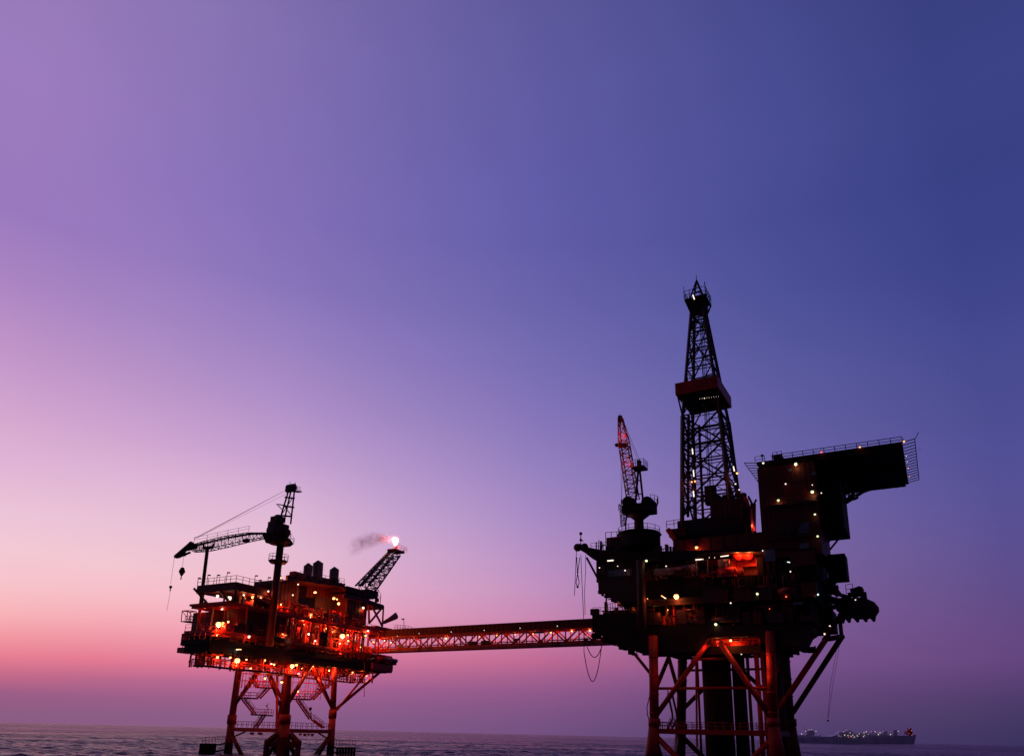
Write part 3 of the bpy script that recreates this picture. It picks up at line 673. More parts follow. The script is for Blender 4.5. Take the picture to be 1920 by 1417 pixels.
# ------------------------------------------------------------------ left crane, boom lowered on its rest
PB = FL.hit(507,1190,-2.2)
CR = thing('pedestal_crane', PB, 'tall dark pedestal crane with its long boom lowered to the left onto a rest post', 'crane', 'pedestal cranes')
pt = FL.hit(521.5, 1005, -2.2); pt = V((PB.x + (pt.x-PB.x)*1.0, pt.y, pt.z))
MB().tube(V((PB.x, PB.y, z_cell)), V((PB.x, PB.y, pt.z)),   .74, 16, .68).build('pedestal', DRED, CR, True)
m = MB()
for (x, y, r) in ((522,1020,2.2), (521,1056,1.9)):
    c = FL.hit(x, y, -2.2); m.tube(c, c + V((0,0,.5)), r*.8, 14, r); 
    pts = [c + V((r*math.cos(q), r*math.sin(q), .5)) for q in [i*math.pi/5 for i in range(11)]]; m.rail(pts, 1.2, 1.3, .05)
m.build('ring_platform', DARK, CR)
def CP(px, py, b=-2.2): return FL.hit(px, py, b)
m = MB(); c = CP(525,1007); m.tube(c + V((0,0,-.6)), c + V((0,0,.9)), 1.3, 14, 2.0)
a0, z0_ = la(504,1000,-2.2); a1, z1_ = la(541,982,-2.2); m.tube(c + V((0,0,.9)), c + V((0,0,1.5)), 2.0, 14, 1.9)
m.box(FL, a0+.3, a1-.7, -3.2, -1.3, z0_+.2, z1_-.6); m.box(FL, a0+.5, a0+2.4, -3.8, -1.6, z1_-.6, z1_+.5); m.box(FL, a0+1.0, a0+1.8, -3.2, -2.2, z1_+.5, z1_+.9)
m.prism([FL.P(a0-.7, -3.3, z0_-.1), FL.P(a1-.2, -3.3, z0_-.1), FL.P(a1+.9, -3.3, z0_-.9), FL.P(a1+.1, -3.3, z0_-1.6), FL.P(a0+.6, -3.3, z0_-1.6), FL.P(a0-.2, -3.3, z0_-.6)], FL.eb*2.3)
m.tube(FL.P(a0+1.2, -3.5, z0_+.9), FL.P(a0+1.2, -1.1, z0_+.9), .95, 12)
m.build('machinery_house', DARK, CR)
m = MB(); m.rail([FL.P(a0-.6,-3.3,z0_-.1), FL.P(a1-.2,-3.3,z0_-.1), FL.P(a1+.9,-3.3,z0_-.9), FL.P(a1+.9,-1.0,z0_-.9)], 1.1, 1.2, .05); m.build('railing', DARK, CR)
m = MB()
for b in (-3.6, -1.0):
    for q in (((524,976),(541,920)), ((532,980),(546,918)), ((545,982),(552,920))): m.tube(CP(*q[0], b), CP(*q[1], b*.6-.9), .17, 7)
for (p, q) in (((527,966),(546,968)), ((532,948),(551,951)), ((535,932),(552,934))):
    for b in (-3.4, -1.2): m.beam(CP(*p, b), CP(*q, b), .3, .3)
    m.beam(CP(*p, -3.6), CP(*p, -1), .3, .3); m.beam(CP((p[0]+q[0])/2, (p[1]+q[1])/2, -3.5), CP((p[0]+q[0])/2, (p[1]+q[1])/2, -1), 1.2, .25)
m.tube(CP(527,966), CP(548,934), .09, 5); m.tube(CP(546,966), CP(533,948), .09, 5); m.beam(CP(519,945), CP(534,947), .5, .12); m.beam(CP(521,947), CP(529,955), .12, .12)
m.build('gantry', DARK, CR)
m = MB(); c = CP(546,914); m.tube(c - FL.eb*.9, c + FL.eb*.9, .75, 12); m.tube(CP(544,918) - FL.eb*.9, CP(544,918) + FL.eb*.9, .55, 12); m.beam(CP(546,920), CP(563,922), .9, .25); m.tube(CP(544,908), CP(543.5,902), .06, 5); m.tube(CP(554,908), CP(554,904), .06, 5); m.rail([CP(552,921), CP(562,922)], 1.1, .7, .05); m.build('sheave_block', DARK, CR)
BR0 = CP(506,1002); 
def BP(px, py, t): 
    Y = BR0.y + (prt.y - BR0.y) * t; return at(px, py, Y)
pts = [BP(506,1003,0), BP(465,1007,.33), BP(425,1015,.68), BP(386,1024,1.0), BP(362,1028,1.2)]
m = MB(); W_ = [.8, 1.5, 1.8, 1.7, 1.2]
for i in range(4): m.lattice(pts[i], pts[i+1], W_[i], W_[i+1], V((.2,1,0)), 6, .085, .042, W_[i], W_[i+1]); m.tube(pts[i] + V((0,0,W_[i]*.46)), pts[i+1] + V((0,0,W_[i+1]*.46)), .15, 6)
m.build('boom', DARK, CR)
m = MB(); m.rail([p + V((0,0,1.2)) for p in pts[1:]] , 1.1, 1.8, .04); m.beam(BP(456,1014,.4), BP(467,1012,.3), .9, .5); m.build('boom_walkway', DARK, CR)
m = MB(); tip = BP(326,1043,1.5); m.prism([BP(366,1022,1.2), BP(357,1014,1.25), BP(348,1022,1.3), BP(326,1041,1.5), BP(326,1045,1.5), BP(345,1031,1.3), BP(364,1027,1.2)], V((.2,.9,0))); m.beam(BP(333,1045,1.45), BP(357,1035,1.22), .35, .35); m.beam(BP(338,1040,1.4), BP(340,1044,1.4), .2, .2); m.beam(BP(346,1034,1.3), BP(346,1042,1.3), .4, .4); m.build('boom_head', DARK, CR)
m = MB()
for k in (0, .35, .7): m.tube(CP(541,916, -3+k*2), BP(362+8*k,1010-2*k,1.2), .024, 4)
m.tube(CP(538,925), BP(370,1008,1.2), .022, 4)
m.build('boom_cable', WIRE, CR)
m = MB(); m.tube(BP(345,1040,1.3), BP(342,1062,1.3), .03, 4); m.tube(BP(327,1044,1.5), BP(320,1094,1.5), .03, 4); m.tube(BP(320,1104,1.5), BP(313,1144,1.5), .03, 4); m.build('hoist_rope', WIRE, CR)
m = MB(); c = BP(341,1073,1.3); m.tube(c + V((0,0,1.0)), c + V((0,0,.2)), .3, 8, .65); m.tube(c + V((0,0,.2)), c - V((0,0,.6)), .65, 8, .2); m.tube(c - V((0,0,.6)), c - V((0,0,1.4)), .1, 6); m.build('hook_block', DARK, CR)
m = MB(); c = BP(320,1100,1.5); m.ball(c, .32); m.tube(c, c - V((0,0,.8)), .1, 6); m.build('hook', DARK, CR)

# ================================================================== BRIDGE
bA, bz = FR.az(1160, 1208, 6)
def BRP(a, z, k=0): return FR.P(a, 6 + k, z)
aR = bA + 4; aL_ = bA - 62; z0 = bz; z1 = FR.az(1108,1178,6)[1]; zt = FR.az(1108,1161,6)[1]
BG = thing('footbridge', BRP((aR+aL_)/2, z0), 'long red truss footbridge with a solid roof joining the two platforms', 'footbridge')
for k in (-1.3, 1.3):
    m = MB(); m.beam(BRP(aL_, z0+.45, k), BRP(aR, z0+.45, k), .4, .75); m.beam(BRP(aL_, z1, k), BRP(aR, z1, k), .35, .35)
    n = 22; st = (aR-aL_)/n
    for i in range(n):
        x0, x1 = aL_+i*st, aL_+(i+1)*st
        m.beam(BRP(x0, z0+.8, k), BRP(x0, z1, k), .26, .26)
        (m.beam(BRP(x0, z0+.8, k), BRP(x1, z1, k), .26, .26) if i % 2 else m.beam(BRP(x0, z1, k), BRP(x1, z0+.8, k), .26, .26))
    m.build('truss', RED, BG)
m = MB(); m.box(FR, aL_, aR, 4.55, 7.45, z1+.2, zt)
for i in range(60): x = aL_ + (aR-aL_)*i/60; m.box(FR, x, x+.12, 4.48, 4.55, z1+.2, zt)
m.build('roof', DRED, BG)
m = MB(); m.box(FR, aL_, aR, 4.9, 7.1, z0+.1, z0+.4)
for i in range(23): x = aL_ + (aR-aL_)*i/22; m.beam(BRP(x, z0+.25, -1.3), BRP(x, z0+.25, 1.3), .3, .3)
m.build('walkway_floor', RED, BG)
R = random.Random(41)
for i in range(18):
    a = R.uniform(aL_+8, aR-3); zz_ = z0 + R.choice((.1, .9, 1.4, (z1-z0)*.8)); L = R.uniform(.3, 1.1); m = MB(); m.box(FR, a-L, a+L, 4.35, 4.62, zz_, zz_ + R.uniform(.25, .8)); m.build('junction_box', R.choice((GREY, DARK, DRED)), BG)
m = MB()
for k, zz_, r in ((-1.55, z0+.35, .14), (-1.5, z1-.3, .09)): m.tube(BRP(aL_+6, zz_, k), BRP(aR, zz_, k), r, 7)
m.build('service_pipe', GREY, BG)
m = MB(); 
for k in (-1.05, 1.05): m.rail([BRP(aL_, z0+.4, k), BRP(aR, z0+.4, k)], 1.1, 1.6, .04)
for k, zz_ in ((-1.2, z0+1.2), (-1.2, z0+.85), (1.2, z0+1.5)): m.tube(BRP(aL_, zz_, k), BRP(aR, zz_, k), .11, 6)
m.build('railing', RED, BG)
for px, py in ((775,1198),(836,1196),(900,1192),(932,1191),(965,1189),(1000,1187),(1033,1185),(1072,1182),(1106,1181)):
    p = FR.hit(px, py, 6); lamp(p, BG, 'o', .2, (60,130,90,170,80,120,60,150,190)[int(px) % 9], V((0,-.4,-.5)))
for px, py in ((745,1192),(786,1187),(846,1184),(908,1181),(975,1177),(1045,1173)): lamp(FR.hit(px, py, 4.3), BG, 'w', .09, 0)

# ================================================================== RIGHT: drilling platform
RP = thing('drilling_platform', FR.P(0, 0, 0), 'huge black drilling platform with stacked decks on red legs at right', 'oil platform')
def ra(px, py, b=0): return FR.az(px, py, b)
def R_(px, py, b=0): return FR.hit(px, py, b)
JB = 18.7
lg = []
for (t, mdl, bt, b, r, r2) in (((1225,1212),(1227,1352),(1221,1450),0,.85,1.4), ((1445,1205),(1449,1352),(1461,1450),0,.82,1.55), ((1280,1222),(1277,1360),(1272,1450),JB,.95,1.3), ((1468,1222),(1478,1352),(1490,1450),JB,1.15,1.7)):
    p, q, s_ = R_(*t, b), R_(*mdl, b), R_(*bt, b); lg.append((p, q, s_)); up_ = (p-q).normalized()
    m = MB(); m.tube(p + up_*2, q, r, 16); m.tube(q, s_, r*1.1, 16, r2); m.tube(q + V((0,0,.5)), q - V((0,0,.8)), r*1.3, 16)
    for i in range(4): c = p.lerp(q, .15 + i*.25); m.tube(c, c + up_*.25, r*1.08, 16)
    m.build('leg', LEG if b == 0 else DRED, RP, True)
def onr(i, z):
    p, q, s_ = lg[i]; return q.lerp(p, (z-q.z)/(p.z-q.z)) if z >= q.z else s_.lerp(q, (z-s_.z)/(q.z-s_.z))
def rbrace(p, q, r, mt=LEG): MB().tube(p, q, r, 10).build('brace', mt, RP, True)
rbrace(R_(1232,1338), R_(1332,1198), .46); rbrace(R_(1441,1338), R_(1349,1203), .5)
rbrace(R_(1228,1290), R_(1445,1289), .26); rbrace(R_(1300,1236), R_(1372,1234), .24)
rbrace(R_(1296,1240), R_(1332,1198), .2)
zk = onr(0, R_(1227,1325).z).z; zp = R_(1253,1222).z
mid = (onr(0, zp) + onr(2, zp))/2; rbrace(onr(0, zk+2.5), mid, .4); rbrace(onr(2, zk+1.5), mid, .4)
mid = (onr(1, zp) + onr(3, zp))/2; rbrace(onr(1, zk+1), mid, .4, DRED); rbrace(onr(3, zk+1), mid, .4, DRED)
mid = (onr(2, zp) + onr(3, zp))/2; rbrace(onr(2, zk), mid, .42, DRED); rbrace(onr(3, zk), mid, .42, DRED)
rbrace(onr(2, zk+8), onr(3, zk+8), .25, DRED)
zwR = R_(1300,1371).z
for i, j in ((0, 1), (0, 2), (2, 3), (1, 3)): m = MB(); m.beam(onr(i, zwR), onr(j, zwR), .8, .85); m.build('walkway_beam', RED if (i, j) == (0, 1) else DRED, RP)
m = MB(); 
for s_ in (-.4, .4): m.rail([onr(0, zwR+.4) + EV*s_, onr(1, zwR+.4) + EV*s_], 1.2, 1.4, .05); m.rail([onr(2, zwR+.4) + EV*s_, onr(3, zwR+.4) + EV*s_], 1.2, 1.4, .05); m.rail([onr(0, zwR+.4) + EU*s_, onr(2, zwR+.4) + EU*s_], 1.2, 1.4, .05)
m.build('railing', RED, RP)
for i, j in ((0, 1), (1, 0), (0, 2), (2, 3), (3, 2), (1, 3), (2, 0)):
    a_ = onr(i, zwR-.5); e = a_.lerp(onr(j, zwR), .42); e.z = -2.5; rbrace(a_, e, .5, RED if i < 2 and j < 2 else DRED)
rbrace(R_(1183,1217,2), onr(0, R_(1224,1270).z), .3)
rbrace(R_(1547,1200,10), R_(1462,1327,4), .5); rbrace(R_(1578,1194,14), R_(1486,1336,JB), .5, DRED); rbrace(R_(1547,1198,10), R_(1580,1193,14), .5, DRED); rbrace(R_(1574,1150,14), R_(1578,1194,14), .35, DRED); rbrace(R_(1578,1150,12), R_(1545,1200,10), .45, DRED)
# conductors and caissons inside the jacket
for (x, b, r, mt) in ((1341,9,2.65,BLACK),(1382,10,1.2,BLACK),(1400,11,.3,DRED),(1417,6,.42,RED),(1428,8,.3,RED),(1306,8,.22,DRED),(1434,10,.3,DRED),(1456,13,.7,DARK)):
    p, q = R_(x, 1215, b), R_(x+ (x-975)*.048*.75, 1440, b); q = V((p.x, p.y, -4)); MB().tube(p, q, r, 20).build('conductor', mt, RP, True)
m = MB(); R = random.Random(9)
for i in range(6):
    a_ = ra(1420+i*4, 1300, 7)[0]; m.tube(FR.P(a_, 7+i*.7, zp), FR.P(a_, 7+i*.7, -3), .10, 6)
m.tube(R_(1305,1236,7), R_(1307,1400,7), .2, 8); m.build('riser', RED, RP)
m = MB(); m.path([R_(1219,1222), R_(1219,1300), R_(1213,1325), R_(1214,1340), R_(1219,1352)], .09); m.build('hanging_hose', WIRE, RP)
m = MB(); stairs(m, R_(1252,1300,9), R_(1262,1345,9), V((.9,.3,0))); stairs(m, R_(1262,1345,9), R_(1250,1370,9), V((.9,.3,0))); m.build('stair', DRED, RP)
# wellhead deck hanging under the cellar deck, lit red
m = MB(); a0, zz0 = ra(1322,1212,1); a1, _ = ra(1425,1210,1); m.box(FR, a0, a1, 1, 8, zz0-.5, zz0); m.box(FR, a0, a1, 1.0, 1.25, zz0-1.4, zz0-.5); m.build('wellhead_deck', BLACK, RP)
m = MB(); m.rail([FR.P(a0,1,zz0), FR.P(a1,1,zz0)], 1.2, 1.5, .05); m.build('railing', RED, RP)

# topside hull outline, b from 0; the right edge recedes along b
def prismR(name, pts, b0, b1, mt, parent=RP):
    P_ = [R_(x, y, b0) for x, y in pts]; m = MB(); m.prism(P_, EV*(b1-b0)); return m.build(name, mt, parent)
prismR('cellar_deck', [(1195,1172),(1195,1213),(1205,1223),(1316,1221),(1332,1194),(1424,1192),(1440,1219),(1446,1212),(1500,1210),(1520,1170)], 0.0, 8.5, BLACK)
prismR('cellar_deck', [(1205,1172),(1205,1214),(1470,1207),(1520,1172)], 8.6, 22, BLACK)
prismR('bridge_landing', [(1110,1151),(1111,1184),(1160,1206),(1194,1222),(1194,1150)], .3, 12, BLACK)
m = MB(); a0, zz = ra(1195,1212); a1, _ = ra(1500,1206); 
girders(m, FR, a0+2, a1-6, 8.8, 21, zz-.6, zz, 2.4); m.build('floor_girders', BLACK, RP)
# recessed process level between cellar and mezzanine decks
def boxR(name, px0, py0, px1, py1, b0, b1, mt, parent=RP, ribs=True, rib=.9):
    a0, _ = ra(px0, (py0+py1)/2, b0); a1, _ = ra(px1, (py0+py1)/2, b0); pm = (px0+px1)/2
    z1_, z0_ = ra(pm, py0, b0)[1], ra(pm, py1, b0)[1]; m = MB(); m.box(FR, a0, a1, b0, b1, z0_, z1_)
    if ribs:
        n = max(2, int((a1-a0)/rib))
        for i in range(1, n): aa = a0 + (a1-a0)*i/n; m.box(FR, aa-.06, aa+.06, b0-.08, b0, z0_+.1, z1_-.1)
    return m.build(name, mt, parent)
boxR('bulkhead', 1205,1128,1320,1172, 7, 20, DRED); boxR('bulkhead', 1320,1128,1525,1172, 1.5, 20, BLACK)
m = MB(); a0, zz = ra(1165,1132); a1, _ = ra(1530,1124); m.box(FR, a0, a1, 0, 22, zz-.1, zz+.5); girders(m, FR, a0+.5, a1, .1, 21.5, zz-.8, zz-.1, 2.8); m.build('mezzanine_deck', BLACK, RP)
prismR('deck_overhang', [(1121,1086),(1122,1107),(1163,1130),(1205,1133),(1205,1086)], .2, 14, DARK)
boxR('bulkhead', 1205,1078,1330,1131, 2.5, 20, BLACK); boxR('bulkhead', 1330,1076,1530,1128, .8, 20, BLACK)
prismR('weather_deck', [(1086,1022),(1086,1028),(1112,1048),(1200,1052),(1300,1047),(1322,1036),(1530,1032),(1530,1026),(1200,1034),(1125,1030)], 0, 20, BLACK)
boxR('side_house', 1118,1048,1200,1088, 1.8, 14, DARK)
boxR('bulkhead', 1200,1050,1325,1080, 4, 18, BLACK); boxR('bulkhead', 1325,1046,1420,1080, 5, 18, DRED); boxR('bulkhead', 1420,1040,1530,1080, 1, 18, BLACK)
clutter(FR, ra(1170,1150)[0], ra(1320,1150)[0], .5, 6, ra(1240,1172)[1], ra(1240,1134)[1], 46, 21, RP)
clutter(FR, ra(1120,1150)[0], ra(1190,1150)[0], 1, 6, ra(1150,1151)[1], ra(1150,1133)[1], 14, 22, RP, (DARK, DRED))
clutter(FR, ra(1200,1070)[0], ra(1325,1070)[0], .5, 3.5, ra(1260,1080)[1], ra(1260,1052)[1], 30, 23, RP, (DARK, DRED, GREY))
clutter(FR, ra(1326,1070)[0], ra(1366,1070)[0], .5, 4.5, ra(1370,1080)[1], ra(1370,1046)[1], 26, 24, RP, (RED, DRED, GREY))
clutter(FR, ra(1300,1200)[0], ra(1420,1200)[0], 1.2, 7, ra(1370,1210)[1], ra(1370,1196)[1], 30, 25, RP, (RED, RED, GREY))
clutter(FR, ra(1330,1150)[0], ra(1520,1150)[0], .2, 1.4, ra(1420,1170)[1], ra(1420,1132)[1], 40, 26, RP, (DARK, DRED, BLACK))
clutter(FR, ra(1330,1100)[0], ra(1520,1100)[0], .0, .7, ra(1420,1126)[1], ra(1420,1080)[1], 40, 27, RP, (DARK, DRED, BLACK))
lay_pipes(RP)
MB().tube(R_(1201,1050,-.9), V((R_(1201,1050,-.9).x, R_(1201,1050,-.9).y, ra(1210,1180,-.9)[1])), .85, 16).build('crane_column', DARK, RP, True)
m = MB(); m.rail([R_(1112,1150,.4), R_(1194,1150,.4)], 1.2, 1.4, .05); m.build('railing', DARK, RP); m = MB(); m.rail([R_(1140,1151,1), R_(1200,1142,1)], 2.0, .5, .06); m.build('railing', DARK, RP); m = MB(); m.rail([R_(1200,1172,.1), R_(1320,1170,.1)], 1.1, 1.5, .05); m.build('railing', DARK, RP); m = MB(); m.rail([R_(1205,1080,.4), R_(1325,1078,.4)], 1.1, 1.5, .05)
m.rail([R_(1108,1030,.5), R_(1140,1028,.5), R_(1158,1030,.5)], 1.3, 1.2, .05); m.build('railing', DARK, RP)
m = MB(); m.tube(R_(1136,1150,1), R_(1137,1116,1), .16, 8); m.tube(R_(1136,1150,1), R_(1136,1128,1), .32, 8); m.build('vent_post', DARK, RP)
ragged(FR, (1112,1186), (1194,1222), 1, 16, 61, RP, True, BLACK, 1.0); ragged(FR, (1205,1223), (1312,1221), .5, 14, 62, RP, True, BLACK, .9); ragged(FR, (1446,1212), (1500,1210), .5, 12, 63, RP, True, BLACK, 1.2)
ragged(FR, (1125,1030), (1160,1031), 1, 8, 64, RP, False, DARK, 1.3); ragged(FR, (1230,1032), (1262,1031), 1, 8, 65, RP, False, DARK, 1.4); ragged(FR, (1123,1107), (1163,1130), .8, 9, 66, RP, True, BLACK, .7); ragged(FR, (1112,1151), (1200,1150), .8, 9, 67, RP, False, DARK, 1.3)
ragged(FR, (1338,936), (1390,936), 4, 8, 68, RP, False, DARK, 1.2); ragged(FR, (1532,1210), (1480,1222), 18, 8, 69, RP, True, BLACK, 1.2); ragged(FR, (1510,1096), (1536,1094), 14, 6, 70, RP, False, BLACK, 1.5)
# right-hand edge: receding ends, platforms, irregular machinery
boxR('stair_tower', 1500,1090,1538,1175, 12, 20, BLACK)
for q in ((1520,1096,1552,1140,13,20),(1515,1140,1560,1180,10,18),(1530,1084,1556,1104,15,20)): boxR('equipment_house', *q, BLACK)
m = MB(); m.rail([R_(1530,1086,14), R_(1560,1082,14)], 1.2, .9, .06); m.beam(R_(1530,1172,12), R_(1576,1162,14), .8, .5); m.beam(R_(1540,1140,12), R_(1590,1135,14), .9, .8); m.beam(R_(1536,1105,14), R_(1572,1100,14), .7, .7); m.tube(R_(1553,1088,14), R_(1566,1096,14), .5, 8); m.tube(R_(1560,1098,14), R_(1573,1116,14), .6, 8); m.build('side_platform', DARK, RP)
boxR('side_tank', 1551,1038,1586,1084, 8, 12.5, BLACK, RP, True, .7)
# pedestal for the crane
c = R_(1199,1020,5.5); m = MB(); c0 = V((c.x, c.y, R_(1199,1030,5.5).z)); m.tube(c0, V((c.x, c.y, R_(1199,1000,5.5).z)), 4.2, 24); m.tube(V((c.x, c.y, R_(1199,1003,5.5).z)), V((c.x, c.y, R_(1199,999,5.5).z)), 4.5, 24, 3.2); m.build('crane_base', BLACK, RP, False)
cb_top = R_(1199,1001,5.5).z
m = MB(); m.rail([V((c.x + 4.2*math.cos(t_), c.y + 4.2*math.sin(t_), cb_top-.3)) for t_ in [i*math.pi/7 for i in range(15)]], 1.5, 1.6, .06); m.build('railing', DARK, RP)
boxR('deck_cabin', 1137,1006,1170,1034, 2.5, 7, RED); boxR('deck_cabin', 1145,1010,1160,1030, 2.3, 2.5, DARK, RP, False)
m = MB(); m.rail([R_(1136,1034,2), R_(1168,1032,2)], 4.0, 1.4, .07); m.tube(R_(1118,1030,1), R_(1118,1016,1), .14, 6); m.tube(R_(1122,1030,1), R_(1123,1012,1), .10, 6); m.beam(R_(1126,1030,1), R_(1127,1014,1), .35, .3); m.build('railing', DARK, RP)
# corner davit with sheaves at the upper left
m = MB(); m.beam(R_(1120,1042,.5), R_(1086,1024,.5), 1.0, 1.2); m.ball(R_(1083,1026,.5), .85, 10); m.ball(R_(1096,1025,.5), .8, 10); m.tube(R_(1089,1024,.5), R_(1089,1002,.5), .1, 6); m.ball(R_(1089,1000,.5), .35, 8); m.ball(R_(1089,1012,.5), .3, 8); m.beam(R_(1088,1010,.5), R_(1093,1014,.5), .3, .2); m.tube(R_(1100,1045,.5), R_(1124,1090,.5), .22, 8); m.build('davit', DARK, RP)
# drill floor and substructure
boxR('substructure', 1262,990,1400,1036, 2, 17, BLACK)
boxR('drill_floor', 1270,970,1390,994, 3, 16, DARK)
boxR('substructure_ledge', 1254,990,1285,1005, 1.5, 8, DRED); m = MB(); m.rail([R_(1250,990,1.5), R_(1278,986,1.5)], 1.4, 1.3, .07); m.tube(R_(1252,992,1.5), R_(1266,1012,1.5), .5, 8); m.build('railing', RED, RP)
boxR('doghouse', 1334,936,1392,984, 3, 11, DRED)
boxR('wind_wall', 1392,950,1408,1000, 4, 6, DRED)
prismR('slanted_panel', [(1394,930),(1400,932),(1416,995),(1400,995)], 6.5, 8, RED)
m = MB(); m.tube(R_(1412,1000,9), R_(1412,944,9), .55, 10); m.tube(R_(1412,948,9), R_(1403,930,9), .22, 7); m.tube(R_(1412,948,9), R_(1418,936,9), .2, 7); m.tube(R_(1383,930,9), R_(1384,918,9), .5, 8); m.tube(R_(1392,936,9), R_(1392,926,9), .8, 10); m.rail([R_(1386,935,9), R_(1399,938,9)], 1.5, 1, .07); m.build('exhaust_pipe', DARK, RP)
boxR('substructure', 1262,1005,1430,1036, 1, 2.6, DRED, RP, True, 2.2)
# lit machine bay (two orange drums) left of the quarters
m = MB()
for x in (1385, 1402): q = R_(x, 1040, 2.2); m.tube(q - EV*.5, q + EV*1.6, .95, 16)
m.build('mud_pump', RED, RP, True); boxR('machine_bay', 1372,1030,1418,1062, 3.9, 5, RED)
for q in ((1346,1048,1366,1062),): boxR('control_cabin', *q, 1.5, 4, GREY)

lamps(FR, RP, [
 (1212,1051,-.9,'g',.24,10),(1158,1061,1,'w',.12,0),(1172,1069,1,'w',.17,3),(1124,1064,1,'w',.14,1),(1249,1061,-.2,'w',.14,1),(1306,1026,.4,'o',.3,160),(1268,1118,-.4,'o',.5,520),
 (1342,1170,-.3,'g',.27,12),(1370,1200,.2,'o',.24,350),(1420,1113,-.2,'g',.24,5),(1360,1125,-.1,'w',.13,1),(1370,1130,-.1,'w',.15,1),
 (1160,1126,1,'o',.2,90),(1177,1124,1,'r',.16,20),(1163,1134,1,'w',.12,10),(1188,1138,1,'o',.16,90),(1229,1135,1,'g',.16,8),(1236,1134,1,'g',.11,2),(1252,1143,1,'o',.14,90),(1214,1122,-.9,'o',.1,60),
 (1474,1118,.2,'r',.15,8),(1443,1141,.2,'r',.1,4),(1556,1173,10,'w',.16,1),(1546,1188,10,'w',.17,1),(1390,1226,2,'w',.11,5),(1393,1190,.3,'w',.08,0),
 (1318,1048,1,'w',.1,0),(1330,1045,1,'w',.09,0),(1340,1045,1,'w',.09,0),(1248,1046,1,'w',.1,0),(1385,1184,.3,'g',.07,0)])
for px, py, b, pw in ((1383,1040,.6,520),(1404,1040,.6,700),(1404,1060,.6,240),(1416,985,5.5,200),(1322,1212,-.9,90),(1345,1203,2.2,170),(1395,1203,2.2,220),(1372,1203,5,200),(1428,1232,-1.4,150),(1430,1266,-1.4,70),(1238,1150,-.4,110),(1290,1140,.2,70),(1238,1262,-2.2,25),(1300,1275,-2,25),(1505,1262,-1,40)):
    lampglow(R_(px, py, b), SOD, pw, RP)
strip(R_(1139,1051,-.2), R_(1150,1050,-.2), RP, .13, 2, L_WH); strip(R_(1518,1116,-.2), R_(1535,1114,-.2), RP, .16, 3); strip(R_(1476,1053,.2), R_(1487,1055,.2), RP, .08, 1)
strip(R_(1304,1049,.5), R_(1316,1048,.5), RP, .1, 2, L_WH); strip(R_(1351,1043,1), R_(1366,1041,1), RP, .09, 2, L_WH)
strip(R_(1240,1116,.3), R_(1249,1122,.3), RP, .09, 6, L_OR)
m = MB().box(FR, ra(1486,1130,-.02)[0], ra(1505,1130,-.02)[0], .55, .75, ra(1495,1132)[1], ra(1495,1127)[1]); m.build('window', GLASS, RP)
m = MB().box(FR, ra(1140,1075,1.7)[0], ra(1185,1075,1.7)[0], 1.72, 1.8, ra(1160,1080,1.7)[1], ra(1160,1068,1.7)[1]); m.build('window', GLASS, RP)

# ------------------------------------------------------------------ derrick
b_ = 4.0; aF0, zD = ra(1279,968,b_); aF1, _ = ra(1370,955,b_); W0 = (aF1-aF0)/2; ac = (aF0+aF1)/2; bc = b_ + W0
zF = ra(1322,768,b_)[1]; zC = ra(1308,588,bc)[1]; zA = ra(1300,527,bc)[1]
DK = thing('drilling_derrick', FR.P(ac, bc, zD), 'tall tapering black lattice derrick with a red boxed platform halfway up', 'derrick')
def hw(z): 
    return W0 + (W0*.80-W0)*(z-zD)/(zF-zD) if z < zF else W0*.80 + (1.32-W0*.80)*(z-zF)/(zC-zF)
def DP(i, z, k=1.0):
    h_ = hw(z)*k; s_ = ((-1,-1),(1,-1),(1,1),(-1,1))[i % 4]; return FR.P(ac - .5*(z-zD)/(zC-zD) + s_[0]*h_, bc + s_[1]*h_, z)
zs_ = [zD + (zF-zD)*t for t in (0, .17, .34, .51, .68, .84, 1)] + [zF + (zC-zF)*t for t in (.24, .44, .62, .78, .90, 1)]
for i in range(4):
    m = MB()
    for za, zb_ in ((zD-1, zF), (zF, zC)): wl = .62 if zb_ <= zF + .01 else .46; m.beam(DP(i, za), DP(i, zb_), wl, wl)
    m.build('leg', DARK, DK)
m = MB()
for za, zb_ in zip(zs_, zs_[1:]):
    zm = (za+zb_)/2
    for i in range(4):
        m.beam(DP(i, zb_), DP(i+1, zb_), .24, .24); m.beam(DP(i, zb_-.7), DP(i+1, zb_-.7), .14, .14)
        k_ = zs_.index(za)
        if k_ % 2 == 0: md = (DP(i, zb_) + DP(i+1, zb_))/2; e0, e1 = DP(i, za), DP(i+1, za)
        else: md = (DP(i, za) + DP(i+1, za))/2; e0, e1 = DP(i, zb_), DP(i+1, zb_)
        wb = .30 if zm < zF else .22; m.beam(e0, md, wb, wb); m.beam(e1, md, wb, wb)
        m.beam(DP(i, zm), md.lerp(e0, .5), .15, .15); m.beam(DP(i+1, zm), md.lerp(e1, .5), .15, .15)
        o0, o1 = (DP(i, zb_), DP(i+1, zb_)) if k_ % 2 == 0 else (DP(i, za), DP(i+1, za))
        m.beam(o0, md.lerp(e0, .5), .15, .15); m.beam(o1, md.lerp(e1, .5), .15, .15)
m.build('bracing', DARK, DK)
m = MB()   # ladder, standpipes, hanging travelling block and drill string
for dx in (-.35, .35): m.tube(FR.P(ac+.6+dx, bc-1.6, zD), FR.P(ac+.3+dx, bc-1.0, zC), .07, 5)
z = zD
while z < zC: m.tube(FR.P(ac+.25, bc-1.4, z), FR.P(ac+.95, bc-1.4, z), .045, 4); z += .6
